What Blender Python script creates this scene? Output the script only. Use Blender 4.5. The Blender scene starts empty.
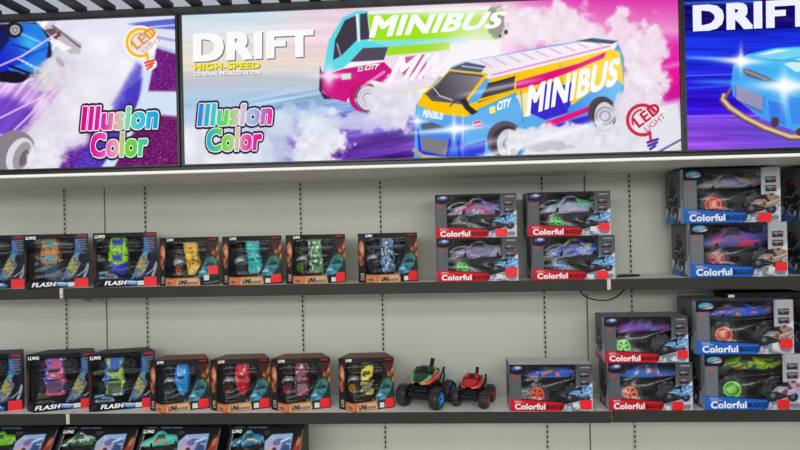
import bpy, math, random
import numpy as np
from mathutils import Vector, Matrix
PI = math.pi
SC = bpy.context.scene
COL = SC.collection
random.seed(4)

# ------------------------------------------------------------------ colour + materials
def lin(c):
    c = np.clip(np.asarray(c, float), 0, 1)
    return np.where(c <= 0.04045, c / 12.92, ((c + 0.055) / 1.055) ** 2.4)
def c255(*c): return tuple(v / 255 for v in c)

def new_mat(name):
    m = bpy.data.materials.new(name); m.use_nodes = True
    nt = m.node_tree; nt.nodes.clear()
    out = nt.nodes.new('ShaderNodeOutputMaterial')
    return m, nt, out
def mat_plain(name, col, rough=.5, metal=0., noise=0., nscale=30., bump=0., spec=.5):
    m, nt, out = new_mat(name)
    b = nt.nodes.new('ShaderNodeBsdfPrincipled')
    l = lin(col)
    b.inputs['Base Color'].default_value = (*l, 1); b.inputs['Roughness'].default_value = rough
    b.inputs['Metallic'].default_value = metal; b.inputs['Specular IOR Level'].default_value = spec
    if noise or bump:
        tc = nt.nodes.new('ShaderNodeTexCoord'); n = nt.nodes.new('ShaderNodeTexNoise')
        n.inputs['Scale'].default_value = nscale; n.inputs['Detail'].default_value = 4
        nt.links.new(tc.outputs['Object'], n.inputs['Vector'])
        if noise:
            r = nt.nodes.new('ShaderNodeValToRGB')
            r.color_ramp.elements[0].position = .3; r.color_ramp.elements[1].position = .7
            r.color_ramp.elements[0].color = (*(l * (1 - noise)), 1); r.color_ramp.elements[1].color = (*np.minimum(l * (1 + noise), 1), 1)
            nt.links.new(n.outputs['Fac'], r.inputs['Fac']); nt.links.new(r.outputs['Color'], b.inputs['Base Color'])
        if bump:
            bp = nt.nodes.new('ShaderNodeBump'); bp.inputs['Strength'].default_value = bump; bp.inputs['Distance'].default_value = .003
            nt.links.new(n.outputs['Fac'], bp.inputs['Height']); nt.links.new(bp.outputs['Normal'], b.inputs['Normal'])
    nt.links.new(b.outputs[0], out.inputs[0])
    return m
def mat_attr(name, rough=.45, gain=1., spec=.4):
    m, nt, out = new_mat(name)
    a = nt.nodes.new('ShaderNodeVertexColor'); a.layer_name = 'paint'
    b = nt.nodes.new('ShaderNodeBsdfPrincipled')
    b.inputs['Roughness'].default_value = rough; b.inputs['Specular IOR Level'].default_value = spec
    mx = nt.nodes.new('ShaderNodeVectorMath'); mx.operation = 'SCALE'; mx.inputs['Scale'].default_value = gain
    nt.links.new(a.outputs['Color'], mx.inputs[0]); nt.links.new(mx.outputs[0], b.inputs['Base Color'])
    nt.links.new(b.outputs[0], out.inputs[0])
    return m
def mat_emit_attr(name, strength):
    m, nt, out = new_mat(name)
    a = nt.nodes.new('ShaderNodeVertexColor'); a.layer_name = 'paint'
    e = nt.nodes.new('ShaderNodeEmission'); e.inputs['Strength'].default_value = strength
    nt.links.new(a.outputs['Color'], e.inputs['Color']); nt.links.new(e.outputs[0], out.inputs[0])
    return m
def mat_emit(name, col, strength):
    m, nt, out = new_mat(name)
    e = nt.nodes.new('ShaderNodeEmission'); e.inputs['Strength'].default_value = strength
    e.inputs['Color'].default_value = (*lin(col), 1); nt.links.new(e.outputs[0], out.inputs[0])
    return m
def mat_film(name, fac, scale, dist, rough=.06):
    m, nt, out = new_mat(name)
    t = nt.nodes.new('ShaderNodeBsdfTransparent'); g = nt.nodes.new('ShaderNodeBsdfGlossy')
    t.inputs['Color'].default_value = (.94, .95, .96, 1)
    g.inputs['Roughness'].default_value = rough
    tc = nt.nodes.new('ShaderNodeTexCoord'); mp = nt.nodes.new('ShaderNodeMapping'); mp.inputs['Scale'].default_value = (.6, 1, 2.6)
    n = nt.nodes.new('ShaderNodeTexNoise'); n.inputs['Scale'].default_value = scale; n.inputs['Detail'].default_value = .6
    n.inputs['Distortion'].default_value = 1.2
    bp = nt.nodes.new('ShaderNodeBump'); bp.inputs['Strength'].default_value = 1; bp.inputs['Distance'].default_value = dist
    mx = nt.nodes.new('ShaderNodeMixShader'); mx.inputs[0].default_value = fac
    nt.links.new(tc.outputs['Object'], mp.inputs[0]); nt.links.new(mp.outputs[0], n.inputs['Vector'])
    nt.links.new(n.outputs['Fac'], bp.inputs['Height']); nt.links.new(bp.outputs['Normal'], g.inputs['Normal'])
    nt.links.new(t.outputs[0], mx.inputs[1]); nt.links.new(g.outputs[0], mx.inputs[2]); nt.links.new(mx.outputs[0], out.inputs[0])
    return m

M = dict(
    wall=mat_plain('painted_wall_panel', c255(198, 200, 188), .6, noise=.03, nscale=1.5),
    seam=mat_plain('panel_seam', c255(120, 122, 116), .6),
    upright=mat_plain('upright_steel', c255(186, 188, 177), .5),
    slot=mat_plain('slot_shadow', c255(30, 30, 28), .8),
    board=mat_plain('shelf_board', c255(236, 236, 228), .5, noise=.02, nscale=4),
    rail=mat_plain('shelf_rail_grey', c255(56, 55, 51), .55, noise=.05, nscale=8, spec=.2),
    soffit=mat_plain('canopy_sheet', c255(218, 214, 204), .45, noise=.03, nscale=3),
    black=mat_plain('black_frame', c255(22, 21, 23), .4),
    slat=mat_plain('dark_slat', c255(44, 44, 46), .6),
    dark=mat_plain('dark_plastic', c255(24, 24, 27), .5, bump=.2, nscale=60, spec=.25),
    tray=mat_plain('tray_black_card', c255(18, 18, 20), .8, spec=.1),
    traygrey=mat_plain('tray_grey_card', c255(46, 50, 52), .6, noise=.25, nscale=14, spec=.15),
    silver=mat_plain('silver_tray', c255(206, 208, 212), .45, .2),
    rubber=mat_plain('tyre_rubber', c255(26, 26, 28), .8, bump=.3, nscale=80),
    red=mat_plain('red_sticker', c255(246, 20, 34), .5),
    white=mat_plain('white_sticker', c255(225, 228, 222), .6),
    floor=mat_plain('floor_vinyl', c255(150, 148, 142), .4, noise=.1, nscale=3),
    cable=mat_plain('cable_jacket', c255(28, 20, 20), .5),
    clip=mat_plain('clip_plastic', c255(222, 200, 178), .5, noise=.2, nscale=40),
    bright=mat_emit('led_strip', (1, .99, .96), .95),
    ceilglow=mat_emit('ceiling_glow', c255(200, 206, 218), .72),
    print=mat_attr('printed_card', .45, 1.0, .15),
    paint=mat_attr('glossy_paint', .38, 1.2),
    screen=mat_emit_attr('backlit_print', 1.0),
    film=mat_film('clear_film', .025, 5, .03, .2),
    crinkle=mat_film('crinkled_film', .06, 3.6, .12, .22),
)

# ------------------------------------------------------------------ object helpers
def props(o, label=None, cat=None, group=None, kind=None):
    if label: o['label'] = label
    if cat: o['category'] = cat
    if group: o['group'] = group
    if kind: o['kind'] = kind
    return o
def empty(name, loc=(0, 0, 0), rz=0., **k):
    o = bpy.data.objects.new(name, None); COL.objects.link(o)
    o.location = loc; o.rotation_euler = (0, 0, rz); o.empty_display_size = .05
    return props(o, **k)
class MB:
    """collects faces (with material slot and per-vertex colour) for ONE mesh"""
    def __init__(s): s.v = []; s.f = []; s.mi = []; s.c = []; s.smooth = []
    def add(s, vs, fs, mi=0, col=(1, 1, 1), smooth=False):
        n = len(s.v); s.v += [tuple(map(float, p)) for p in vs]
        s.f += [tuple(n + i for i in f) for f in fs]; s.mi += [mi] * len(fs); s.smooth += [smooth] * len(fs)
        if len(np.shape(col)) == 1: s.c += [tuple(col)] * len(vs)
        else: s.c += [tuple(q) for q in col]
    def box(s, x0, x1, y0, y1, z0, z1, mi=0, col=(1, 1, 1), skip=()):
        v = [(x0, y0, z0), (x1, y0, z0), (x1, y1, z0), (x0, y1, z0), (x0, y0, z1), (x1, y0, z1), (x1, y1, z1), (x0, y1, z1)]
        f = {'bot': (0, 3, 2, 1), 'top': (4, 5, 6, 7), 'front': (0, 1, 5, 4), 'right': (1, 2, 6, 5), 'back': (2, 3, 7, 6), 'left': (3, 0, 4, 7)}
        s.add(v, [q for k, q in f.items() if k not in skip], mi, col)
    def tube(s, pts, r, n=8, mi=0, col=(1, 1, 1), cap=True):
        pts = [Vector(p) for p in pts]; rr = r if hasattr(r, '__len__') else [r] * len(pts)
        vs = []; up = Vector((0.13, .2, 1)).normalized()
        for i, p in enumerate(pts):
            t = (pts[min(i + 1, len(pts) - 1)] - pts[max(i - 1, 0)]).normalized()
            a = t.cross(up)
            if a.length < 1e-3: a = t.cross(Vector((1, 0, 0)))
            a.normalize(); b = t.cross(a)
            for k in range(n):
                q = 2 * PI * k / n; vs.append(p + (a * math.cos(q) + b * math.sin(q)) * rr[i])
        fs = [(i * n + k, i * n + (k + 1) % n, (i + 1) * n + (k + 1) % n, (i + 1) * n + k) for i in range(len(pts) - 1) for k in range(n)]
        if cap: fs += [tuple(range(n))[::-1], tuple(range((len(pts) - 1) * n, len(pts) * n))]
        s.add(vs, fs, mi, col, True)
    def build(s, name, mats, parent=None, loc=None, bevel=0.):
        me = bpy.data.meshes.new(name); me.from_pydata(s.v, [], s.f); me.update()
        for m in (mats if isinstance(mats, (list, tuple)) else [mats]): me.materials.append(m)
        me.polygons.foreach_set('material_index', s.mi); me.polygons.foreach_set('use_smooth', s.smooth)
        at = me.color_attributes.new('paint', 'FLOAT_COLOR', 'POINT')
        cc = np.ones((len(s.v), 4), np.float32); cc[:, :3] = lin(np.array(s.c).reshape(-1, 3))
        at.data.foreach_set('color', cc.ravel())
        return link(name, me, parent, loc, bevel)
def link(name, me, parent=None, loc=None, bevel=0.):
    o = bpy.data.objects.new(name, me); COL.objects.link(o)
    if parent: o.parent = parent
    if loc: o.location = loc
    if bevel:
        b = o.modifiers.new('edge', 'BEVEL'); b.width = bevel; b.segments = 2; b.limit_method = 'ANGLE'
    return o
def kids(o): return [c for c in bpy.data.objects if c.parent == o]
def copy_tree(o, parent=None):
    c = o.copy(); COL.objects.link(c)
    if parent: c.parent = parent
    for ch in kids(o): copy_tree(ch, c)
    return c

# ------------------------------------------------------------------ lettering
_TX = {}
def spread(v, f, offs):
    return np.concatenate([v + np.array(o) for o in offs]), [tuple(i + k * len(v) for i in q) for k in range(len(offs)) for q in f]
def text_raw(s, off, shear):
    k = (s, off, shear)
    if k not in _TX:
        bold, grow = off
        cu = bpy.data.curves.new('t', 'FONT'); cu.body = s; cu.size = 1; cu.shear = shear; cu.space_character = 1 + 1.6 * bold
        cu.fill_mode = 'FRONT'; cu.resolution_u = 3
        ob = bpy.data.objects.new('t', cu); COL.objects.link(ob)
        dg = bpy.context.evaluated_depsgraph_get(); dg.update()
        me = bpy.data.meshes.new_from_object(ob.evaluated_get(dg))
        v = np.array([(p.co.x, p.co.y) for p in me.vertices]); f = [tuple(p.vertices) for p in me.polygons]
        bpy.data.objects.remove(ob); bpy.data.curves.remove(cu); bpy.data.meshes.remove(me)
        if bold: v, f = spread(v, f, [(x * bold, y * bold) for x in (-1, 0, 1) for y in (-.8, 0, .8)])
        if grow: v, f = spread(v, f, [(0, 0)] + [(grow * math.cos(q * PI / 6), grow * math.sin(q * PI / 6)) for q in range(12)])
        _TX[k] = (v, f)
    return _TX[k]
def text_quad(s, quad, off=.0, shear=0., grow=None):
    """lettering stretched into a quad (bottom left, bottom right, top right, top left); returns 2-D points and faces"""
    v, f = text_raw(s, (off, 0), shear)
    lo, hi = v.min(0), v.max(0)
    if grow is not None: v, f = text_raw(s, (off, grow), shear)
    q = (v - lo) / (hi - lo); u = q[:, :1]; t = q[:, 1:]
    a, b, c, d = [np.array(p, float) for p in quad]
    return (a * (1 - u) + b * u) * (1 - t) + (d * (1 - u) + c * u) * t, f, q
def rectq(x0, y0, x1, y1): return [(x0, y0), (x1, y0), (x1, y1), (x0, y1)]

# ------------------------------------------------------------------ painted surfaces
def vnoise(x, y, seed=0):
    xi = np.floor(x).astype(np.int64); yi = np.floor(y).astype(np.int64); xf = x - xi; yf = y - yi
    def h(a, b):
        n = (a * 374761393 + b * 668265263 + seed * 974711) & 0x7fffffff
        n = ((n ^ (n >> 13)) * 1274126177) & 0x7fffffff
        return ((n ^ (n >> 16)) & 0xffff) / 65535.
    u = xf * xf * (3 - 2 * xf); w = yf * yf * (3 - 2 * yf)
    return (h(xi, yi) * (1 - u) + h(xi + 1, yi) * u) * (1 - w) + (h(xi, yi + 1) * (1 - u) + h(xi + 1, yi + 1) * u) * w
def fbm(x, y, seed=0, o=4):
    s = 0; a = .5
    for i in range(o): s = s + a * vnoise(x * 2 ** i, y * 2 ** i, seed + i); a *= .5
    return s / (1 - .5 ** o)
def sstep(a, b, x):
    t = np.clip((x - a) / (b - a), 0, 1); return t * t * (3 - 2 * t)
class Cv:
    """paint on a grid of surface points whose artwork coordinates are X, Y; soft = edge softness in artwork units"""
    def __init__(s, X, Y, soft=.6, col=(0, 0, 0)):
        s.X, s.Y, s.soft = X, Y, soft; s.C = np.empty(X.shape + (3,)); s.C[:] = col
        s.hole = np.zeros(X.shape, bool)
    def mixin(s, m, col): s.C = s.C * (1 - m[..., None]) + np.asarray(col) * m[..., None]
    def polymask(s, pts, soft=None):
        soft = s.soft if soft is None else soft
        p = np.array(pts, float); m = np.zeros(s.X.shape)
        sel = (s.X > p[:, 0].min() - 2 * soft) & (s.X < p[:, 0].max() + 2 * soft) & (s.Y > p[:, 1].min() - 2 * soft) & (s.Y < p[:, 1].max() + 2 * soft)
        if not sel.any(): return m
        x = s.X[sel]; y = s.Y[sel]; ins = np.zeros(x.shape, bool); d2 = np.full(x.shape, 1e9)
        for i in range(len(p)):
            (x0, y0), (x1, y1) = p[i], p[(i + 1) % len(p)]
            if y0 != y1: ins ^= ((y0 > y) != (y1 > y)) & (x < (x1 - x0) * (y - y0) / (y1 - y0) + x0)
            dx, dy = x1 - x0, y1 - y0; L = dx * dx + dy * dy + 1e-12
            t = np.clip(((x - x0) * dx + (y - y0) * dy) / L, 0, 1)
            d2 = np.minimum(d2, (x - x0 - t * dx) ** 2 + (y - y0 - t * dy) ** 2)
        d = np.sqrt(d2) * np.where(ins, 1, -1)
        m[sel] = sstep(-soft, soft, d); return m
    def poly(s, pts, col, a=1., soft=None): s.mixin(s.polymask(pts, soft) * a, col)
    def polygrad(s, pts, c0, c1, p0, p1, a=1., soft=None):
        dx, dy = p1[0] - p0[0], p1[1] - p0[1]
        t = np.clip(((s.X - p0[0]) * dx + (s.Y - p0[1]) * dy) / (dx * dx + dy * dy), 0, 1)[..., None]
        s.mixin(s.polymask(pts, soft) * a, np.array(c0) * (1 - t) + np.array(c1) * t)
    def ellr(s, cx, cy, rx, ry, rot=0.):
        c, q = math.cos(rot), math.sin(rot); dx, dy = s.X - cx, s.Y - cy
        return np.sqrt(((dx * c + dy * q) / rx) ** 2 + ((-dx * q + dy * c) / ry) ** 2)
    def ell(s, cx, cy, rx, ry, col, rot=0., a=1., soft=None):
        so = (s.soft if soft is None else soft) / min(rx, ry)
        s.mixin((1 - sstep(1 - so, 1 + so, s.ellr(cx, cy, rx, ry, rot))) * a, col)
    def ring(s, cx, cy, r0, r1, col, a0=None, a1=None, sx=1.):
        r = np.hypot((s.X - cx) / sx, s.Y - cy); m = sstep(r0 - s.soft, r0 + s.soft, r) * (1 - sstep(r1 - s.soft, r1 + s.soft, r))
        if a0 is not None:
            an = (np.degrees(np.arctan2(s.Y - cy, s.X - cx)) - a0) % 360; m = m * (an < (a1 - a0))
        s.mixin(m, col)
    def line(s, x0, y0, x1, y1, w, col, a=1., soft=None, fade=False):
        soft = s.soft if soft is None else soft
        dx, dy = x1 - x0, y1 - y0; t = np.clip(((s.X - x0) * dx + (s.Y - y0) * dy) / (dx * dx + dy * dy), 0, 1)
        d = np.hypot(s.X - x0 - t * dx, s.Y - y0 - t * dy)
        m = (1 - sstep(w / 2 - soft, w / 2 + soft, d)) * a
        if fade: m = m * (4 * t * (1 - t)) ** .7
        s.mixin(m, col)
    def glow(s, cx, cy, rx, ry, col, a=1., rot=0., p=2.): s.mixin(np.exp(-s.ellr(cx, cy, rx, ry, rot) ** p) * a, col)
    def smoke(s, cx, cy, rx, ry, col, a=1., sc=.06, seed=1, rot=0., th=.45, w=.16):
        r = s.ellr(cx, cy, rx, ry, rot); n = fbm(s.X * sc, s.Y * sc, seed, 5)
        m = sstep(th - w, th + w, n + .55 * (1 - r ** 1.5) - .08)
        tex = .97 + .14 * (fbm(s.X * sc * 1.6, s.Y * sc * 1.6, seed + 9, 3) - .5)
        s.mixin(m * a, np.clip(np.asarray(col) * tex[..., None], 0, 1))
    def streaks(s, ang, sc, amt, seed=3, mask=1.):
        c, q = math.cos(ang), math.sin(ang); along = s.X * c + s.Y * q; ac = -s.X * q + s.Y * c
        n = fbm(along * sc * .04, ac * sc, seed, 3) - .5
        s.C = np.clip(s.C * (1 + (amt * n * mask)[..., None]) + (amt * .3 * n * mask)[..., None], 0, 1)
def grid_mesh(name, P, C, mat, parent=None, hole=None, flip=False, mats2=None):
    """P (n, m, 3) surface points, C (n, m, 3) sRGB paint; quads whose corners lie in the hole are cut out"""
    n, m = P.shape[:2]; idx = np.arange(n * m).reshape(n, m)
    q = np.stack([idx[:-1, :-1], idx[:-1, 1:], idx[1:, 1:], idx[1:, :-1]], -1).reshape(-1, 4)
    if flip: q = q[:, ::-1]
    if hole is not None:
        h = hole.ravel(); q = q[h[q].sum(1) < 3]
    me = bpy.data.meshes.new(name)
    me.vertices.add(n * m); me.vertices.foreach_set('co', P.astype(np.float32).ravel())
    me.loops.add(q.size); me.loops.foreach_set('vertex_index', q.ravel().astype(np.int32))
    me.polygons.add(len(q)); me.polygons.foreach_set('loop_start', (np.arange(len(q)) * 4).astype(np.int32))
    me.update(calc_edges=True)
    at = me.color_attributes.new('paint', 'FLOAT_COLOR', 'POINT')
    cc = np.ones((n * m, 4), np.float32); cc[:, :3] = lin(C.reshape(-1, 3)); at.data.foreach_set('color', cc.ravel())
    me.materials.append(mat); me.validate()
    return link(name, me, parent)


# ------------------------------------------------------------------ the setting
ZU, ZL, ZB = 1.2552, .6706, .385            # tops of the upper, lower and base shelves
YF = -.30                                    # front of the shelves
YC = -.616                                   # front of the header canopy
b = MB()
for x0, x1 in ((-3.6, -1.691), (-1.683, .744), (.752, 3.2)): b.box(x0, x1, 0, .05, 0, 2.62)
props(b.build('wall_back', M['wall']), kind='structure')
b = MB(); b.box(-3.6, 3.2, .012, .04, 0, 2.6); props(b.build('trim_1', M['seam']), kind='structure')
b = MB(); b.box(-3.6, 3.2, -6, .05, -.05, 0); props(b.build('floor', M['floor']), kind='structure')
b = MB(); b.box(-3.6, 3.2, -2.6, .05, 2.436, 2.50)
x = -3.5
while x < 3.1:
    b.box(x, x + .046, -2.6, YC, 2.420, 2.436, 1); x += .121
b.box(-3.6, 3.2, YC + .002, YC + .03, 2.39, 2.423, 1)
props(b.build('ceiling', [M['ceilglow'], M['slat']]), kind='structure')

UPR = [(-1.898, 'behind the orange and teal spotted car carton'), (-1.471, 'behind the lime spotted car carton, just beside a panel seam'),
       (-.666, 'between the teal car carton and the green car carton'), (-.262, 'behind the blue and white car carton'),
       (.539, 'behind the red-banded carton with the green-topped car'), (.962, 'in the gap where the black cable drops behind the shelf'),
       (1.767, 'behind the tall blue-banded cartons')]
for x, where in UPR:
    b = MB(); b.box(x - .007, x + .007, -.006, .0, .0, 1.76)
    z = .06
    while z < 1.75:
        b.box(x - .0037, x + .0037, -.0064, -.0058, z, z + .015, 1); z += .0245
    props(b.build('slotted_upright', [M['upright'], M['slot']]), 'grey slotted steel upright ' + where, 'upright', 'slotted uprights on the back wall')

def shelf(z, x0, x1, label, depth=.30, dz=0, h=.048, group='wall shelf sections'):
    t = empty('wall_shelf', ((x0 + x1) / 2, 0, z), label=label, cat='shelf', group=group); L = (x1 - x0) / 2
    b = MB(); b.box(-L, L, -depth + .012, -.007, -.022, 0); b.build('shelf_board', M['board'], t, bevel=.0015)
    b = MB(); b.box(-L, L, -depth, -depth + .0118, -h + dz, 0.0015 + dz); b.box(-L, L, -depth + .012, -depth + .03, -h + dz, -h + .004 + dz); b.build('front_rail', M['rail'], t, bevel=.002)
    for s in (-1, 1):
        b = MB(); b.add([(s * (L - .03), -.25, -.024), (s * (L - .03), -.008, -.024), (s * (L - .03), -.008, -.10), (s * (L - .027), -.25, -.024), (s * (L - .027), -.008, -.024), (s * (L - .027), -.008, -.10)],
                       [(0, 1, 2), (5, 4, 3), (0, 2, 5, 3), (0, 3, 4, 1), (1, 4, 5, 2)]); b.build('shelf_bracket', M['upright'], t)
    return t
shelf(ZU, -3.4, -1.735, 'upper dark-railed shelf section holding the spotted car carton nearest the clip')
shelf(ZU, -1.727, .766, 'long upper shelf section carrying the row of small cartons and two red-banded stacks')
shelf(ZU, .772, 3.0, 'upper shelf section under the tall blue-banded cartons and loose cable')
shelf(ZL, -3.4, -1.716, 'lower shelf section under the pink and blue pickup carton', dz=-.001)
shelf(ZL, -1.708, .768, 'long lower shelf section carrying the two loose monster trucks', dz=-.001)
shelf(ZL, .773, 3.0, 'lower shelf section under the purple truck stack and lime car stack', dz=.001)
shelf(ZB, -3.4, 3.0, 'base shelf under the lowest row of slant-front cartons', depth=.50)

for (x, z, y, lab) in ((-1.731, ZU, YF, 'small pale clip on the upper shelf rail below the spotted car carton'),
                    (-1.712, ZL, YF, 'small pale clip on the lower shelf rail below the pink and blue pickup carton'),
                    (.769, ZU, YF, 'small pale clip on the upper shelf rail above the hanging cable')):
    b = MB(); b.box(-.008, .008, -.004, 0, -.044, -.002); b.box(-.005, .005, -.0085, -.004, -.024, -.012, 1); b.box(-.008, .008, -.006, .004, -.002, .003)
    o = b.build('rail_clip', [M['clip'], M['white']], None, (x, y - .0005, z), bevel=.001); props(o, lab, 'clip', 'clips at the shelf joints')

# header canopy over the shelves
t = empty('header_canopy', (0, YC, 1.745), label='long grey canopy with white light strip under the advertising lightboxes', cat='canopy')
b = MB(); b.box(-3.5, 3.1, .012, -YC - .007, .0, .012); b.build('soffit', M['soffit'], t)
b = MB(); b.box(-3.5, 3.1, .0, .012, .003, .0115); b.build('light_strip', M['bright'], t)
b = MB(); b.box(-3.5, 3.1, .004, .03, .013, .027); b.build('dark_trim', M['black'], t)

# ------------------------------------------------------------------ lightbox signs
# artwork units: a flat plan of the sign face; HM takes (x, z) metres on the face to artwork units
HM = np.array([[2.43009462e+02, -4.96226604e+00, 4.41538677e+02], [-1.08031996e+01, -2.52413158e+02, 6.07115357e+02], [-2.32850047e-02, 1.30597739e-03, 1.0]])
HI = np.linalg.inv(HM); YS = YC - .002
def to_art(x, z):
    w = HM[2, 0] * x + HM[2, 1] * z + 1
    return (HM[0, 0] * x + HM[0, 1] * z + HM[0, 2]) / w, (HM[1, 0] * x + HM[1, 1] * z + HM[1, 2]) / w
def to_world(p):
    q = np.c_[p, np.ones(len(p))] @ HI.T; return q[:, 0] / q[:, 2], q[:, 1] / q[:, 2]
SZ0, SZ1 = 1.779, 2.385
def sign(x0, x1, label, xs=None):
    t = empty('lightbox_sign', ((x0 + x1) / 2, YC, SZ0 - .006), label=label, cat='sign', group='advertising lightboxes')
    ox, oz = t.location.x, t.location.z
    b = MB(); f = .010; a0, a1, z0, z1 = x0 - f - ox, x1 + f - ox, SZ0 - .006 - oz, SZ1 + .010 - oz
    b.box(a0, x0 - ox, -.012, .05, z0, z1); b.box(x1 - ox, a1, -.012, .05, z0, z1)
    b.box(x0 - ox, x1 - ox, -.012, .05, z0, SZ0 - oz); b.box(x0 - ox, x1 - ox, -.012, .05, SZ1 - oz, z1)
    b.box(x0 - ox, x1 - ox, .004, .05, SZ0 - oz, SZ1 - oz)
    b.build('frame', M['black'], t)
    if xs is None: xs = np.linspace(x0, x1, int((x1 - x0) * 500))
    zs = np.linspace(SZ0, SZ1, 300); XX, ZZ = np.meshgrid(xs, zs); AX, AY = to_art(XX, ZZ)
    return t, Cv(AX, AY, .7), XX, ZZ
def sign_done(t, cv, XX, ZZ, texts):
    P = np.stack([XX - t.location.x, np.full(XX.shape, -.002), ZZ - t.location.z], -1)
    grid_mesh('picture_panel', P, cv.C, M['screen'], t)
    words = {}
    for i, (s, quad, col, kw) in enumerate(texts):
        p, f, q = text_quad(s, quad, **kw); x, z = to_world(p)
        y = -.0026 - .0004 * (i % 12)
        c = col(q) if callable(col) else np.tile(col, (len(p), 1))
        b = words.setdefault((s, round(quad[0][0] / 40), round(quad[0][1] / 40)), MB())
        b.add(np.c_[x - t.location.x, np.full(len(p), y), z - t.location.z], f, 0, c)
    for b in words.values(): b.build('lettering', M['screen'], t)
W = (1, 1, 1)
def rainbow(stops):
    st = np.array([[k] + list(c) for k, c in stops])
    return lambda q: np.stack([np.interp(np.clip(q[:, 0], 0, 1), st[:, 0], st[:, j]) for j in (1, 2, 3)], -1)
def illusion(x0, y0, x1, y1, sk=0.):
    """two-line slogan with a dark outline, a pale rim and rainbow filling"""
    h = y1 - y0; R = []
    pal = rainbow([(0, c255(215, 10, 140)), (.3, c255(220, 40, 170)), (.48, c255(228, 190, 170)), (.62, c255(110, 220, 170)), (.8, c255(60, 190, 225)), (1, c255(20, 160, 220))])
    pal2 = rainbow([(0, c255(215, 10, 150)), (.35, c255(235, 120, 200)), (.5, c255(220, 190, 160)), (.65, c255(110, 215, 30)), (1, c255(60, 200, 190))])
    if sk: pal, pal2 = (rainbow([(0, c255(40, 130, 225)), (.2, c255(60, 200, 200)), (.4, c255(110, 220, 70)), (.55, c255(225, 190, 205)), (.75, c255(150, 190, 225)), (1, c255(235, 40, 160))]),
                        rainbow([(0, c255(30, 180, 220)), (.3, c255(110, 215, 60)), (.55, c255(215, 200, 170)), (.75, c255(230, 60, 170)), (1, c255(220, 20, 150))]))
    w = x1 - x0
    qa = [(x0, y0 + .50 * h), (x1 - .03 * w, y0 + .46 * h), (x1, y0), (x0 + .03 * w, y0 + .05 * h)]
    qb = [(x0 + .12 * w, y1), (x0 + .84 * w, y1 - .03 * h), (x0 + .86 * w, y0 + .50 * h), (x0 + .13 * w, y0 + .54 * h)]
    for g, c in ((.105, None), (.03, 1), (None, 2)):
        for s, q, pp in (('Illusion', qa, pal), ('Color', qb, pal2)):
            R.append((s, q, c255(48, 44, 58) if c is None else (c255(248, 244, 252) if c == 1 else pp), dict(off=.05, grow=g)))
    return R
def led_bulb(cv, cx, cy, r, c_ring, c_base, c_text, angle=-38, halo=False):
    if halo: cv.ring(cx, cy, r * .72, r * 1.14, (.97, .97, .99)); cv.ell(cx + r * .62, cy + r * 1.42, r * .48, r * .42, (.97, .97, .99))
    cv.ring(cx, cy, r * .80, r * 1.0, c_ring, 60, 330); cv.ring(cx, cy, r * .56, r * .68, c_ring, 150, 270)
    cv.line(cx + r * .45, cy + r * .72, cx + r * .5, cy + r * 1.25, r * .16, c_ring)
    for k, (w, dy) in enumerate(((.62, 1.28), (.52, 1.48), (.3, 1.68))):
        cv.line(cx + r * (.62 - w * .5), cy + r * (dy + .08), cx + r * (.62 + w * .5), cy + r * (dy - .12), r * .15, c_base)
    a = math.radians(angle); ca, sa = math.cos(a), math.sin(a)
    def qd(u0, v0, u1, v1): return [(cx + r * (u * ca - v * sa), cy + r * (u * sa + v * ca)) for u, v in ((u0, v1), (u1, v1), (u1, v0), (u0, v0))]
    return [('LED', qd(-.5, -.42, 1.25, .26), c_text, dict(off=.03)), ('LIGHT', qd(-.25, .40, 1.2, .74), c_text, dict(off=.0))]

# ---- middle sign: two minibuses
t, cv, XX, ZZ = sign(-1.000, .966, 'wide middle lightbox picturing two drifting minibuses and the word DRIFT')
x, y = cv.X, cv.Y
def ramp(v, stops):
    st = np.array([[k] + list(c) for k, c in stops]); return np.stack([np.interp(v, st[:, 0], st[:, j]) for j in (1, 2, 3)], -1)
cv.C = ramp(y + .02 * (x - 180), [(15, c255(205, 228, 240)), (40, c255(226, 226, 226)), (62, c255(238, 222, 205)), (85, c255(190, 200, 215)), (100, c255(165, 195, 220)), (125, c255(205, 215, 240)), (165, c255(232, 234, 248))])
m = sstep(250, 330, x) * (1 - sstep(40, 75, y)); cv.mixin(m * .75, c255(245, 208, 222))
m = sstep(215, 330, x) * sstep(88, 115, y) * (1 - sstep(400, 480, x)); cv.C = cv.C * (1 - m[..., None]) + m[..., None] * ramp(y, [(90, c255(120, 190, 225)), (118, c255(130, 135, 215)), (140, c255(112, 70, 180)), (165, c255(78, 30, 140))])
cv.streaks(-.18, .35, .5, 3, sstep(80, 110, y) * sstep(220, 300, x)); cv.streaks(0, .2, .10, 8)
m = sstep(455, 530, x); cv.C = cv.C * (1 - m[..., None]) + m[..., None] * ramp(y, [(0, c255(222, 60, 172)), (30, c255(238, 150, 205)), (45, c255(226, 50, 175)), (80, c255(232, 20, 150)), (105, c255(190, 20, 150)), (125, c255(160, 90, 150))])
cv.glow(520, 30, 45, 30, c255(252, 235, 246), .8); cv.line(600, 36, 690, 30, 5, c255(246, 150, 210), .6, 3); cv.line(610, 78, 690, 62, 4, c255(240, 170, 220), .6, 3)
cv.poly([(440, 170), (440, 140), (610, 112), (680, 100), (690, 170)], c255(228, 230, 238), 1, 5)
cv.poly([(635, 170), (690, 138), (690, 170)], c255(206, 226, 216), 1, 1.5); cv.line(640, 162, 684, 138, 2.2, c255(110, 60, 150), .8)
cv.smoke(210, 160, 70, 34, c255(240, 240, 250), .95, .05, 21); cv.smoke(320, 150, 26, 38, c255(246, 246, 252), .95, .09, 22)
cv.smoke(262, 138, 40, 28, c255(215, 230, 246), .7, .07, 27)
cv.smoke(300, 120, 40, 18, c255(220, 235, 248), .6, .08, 23)
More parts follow.
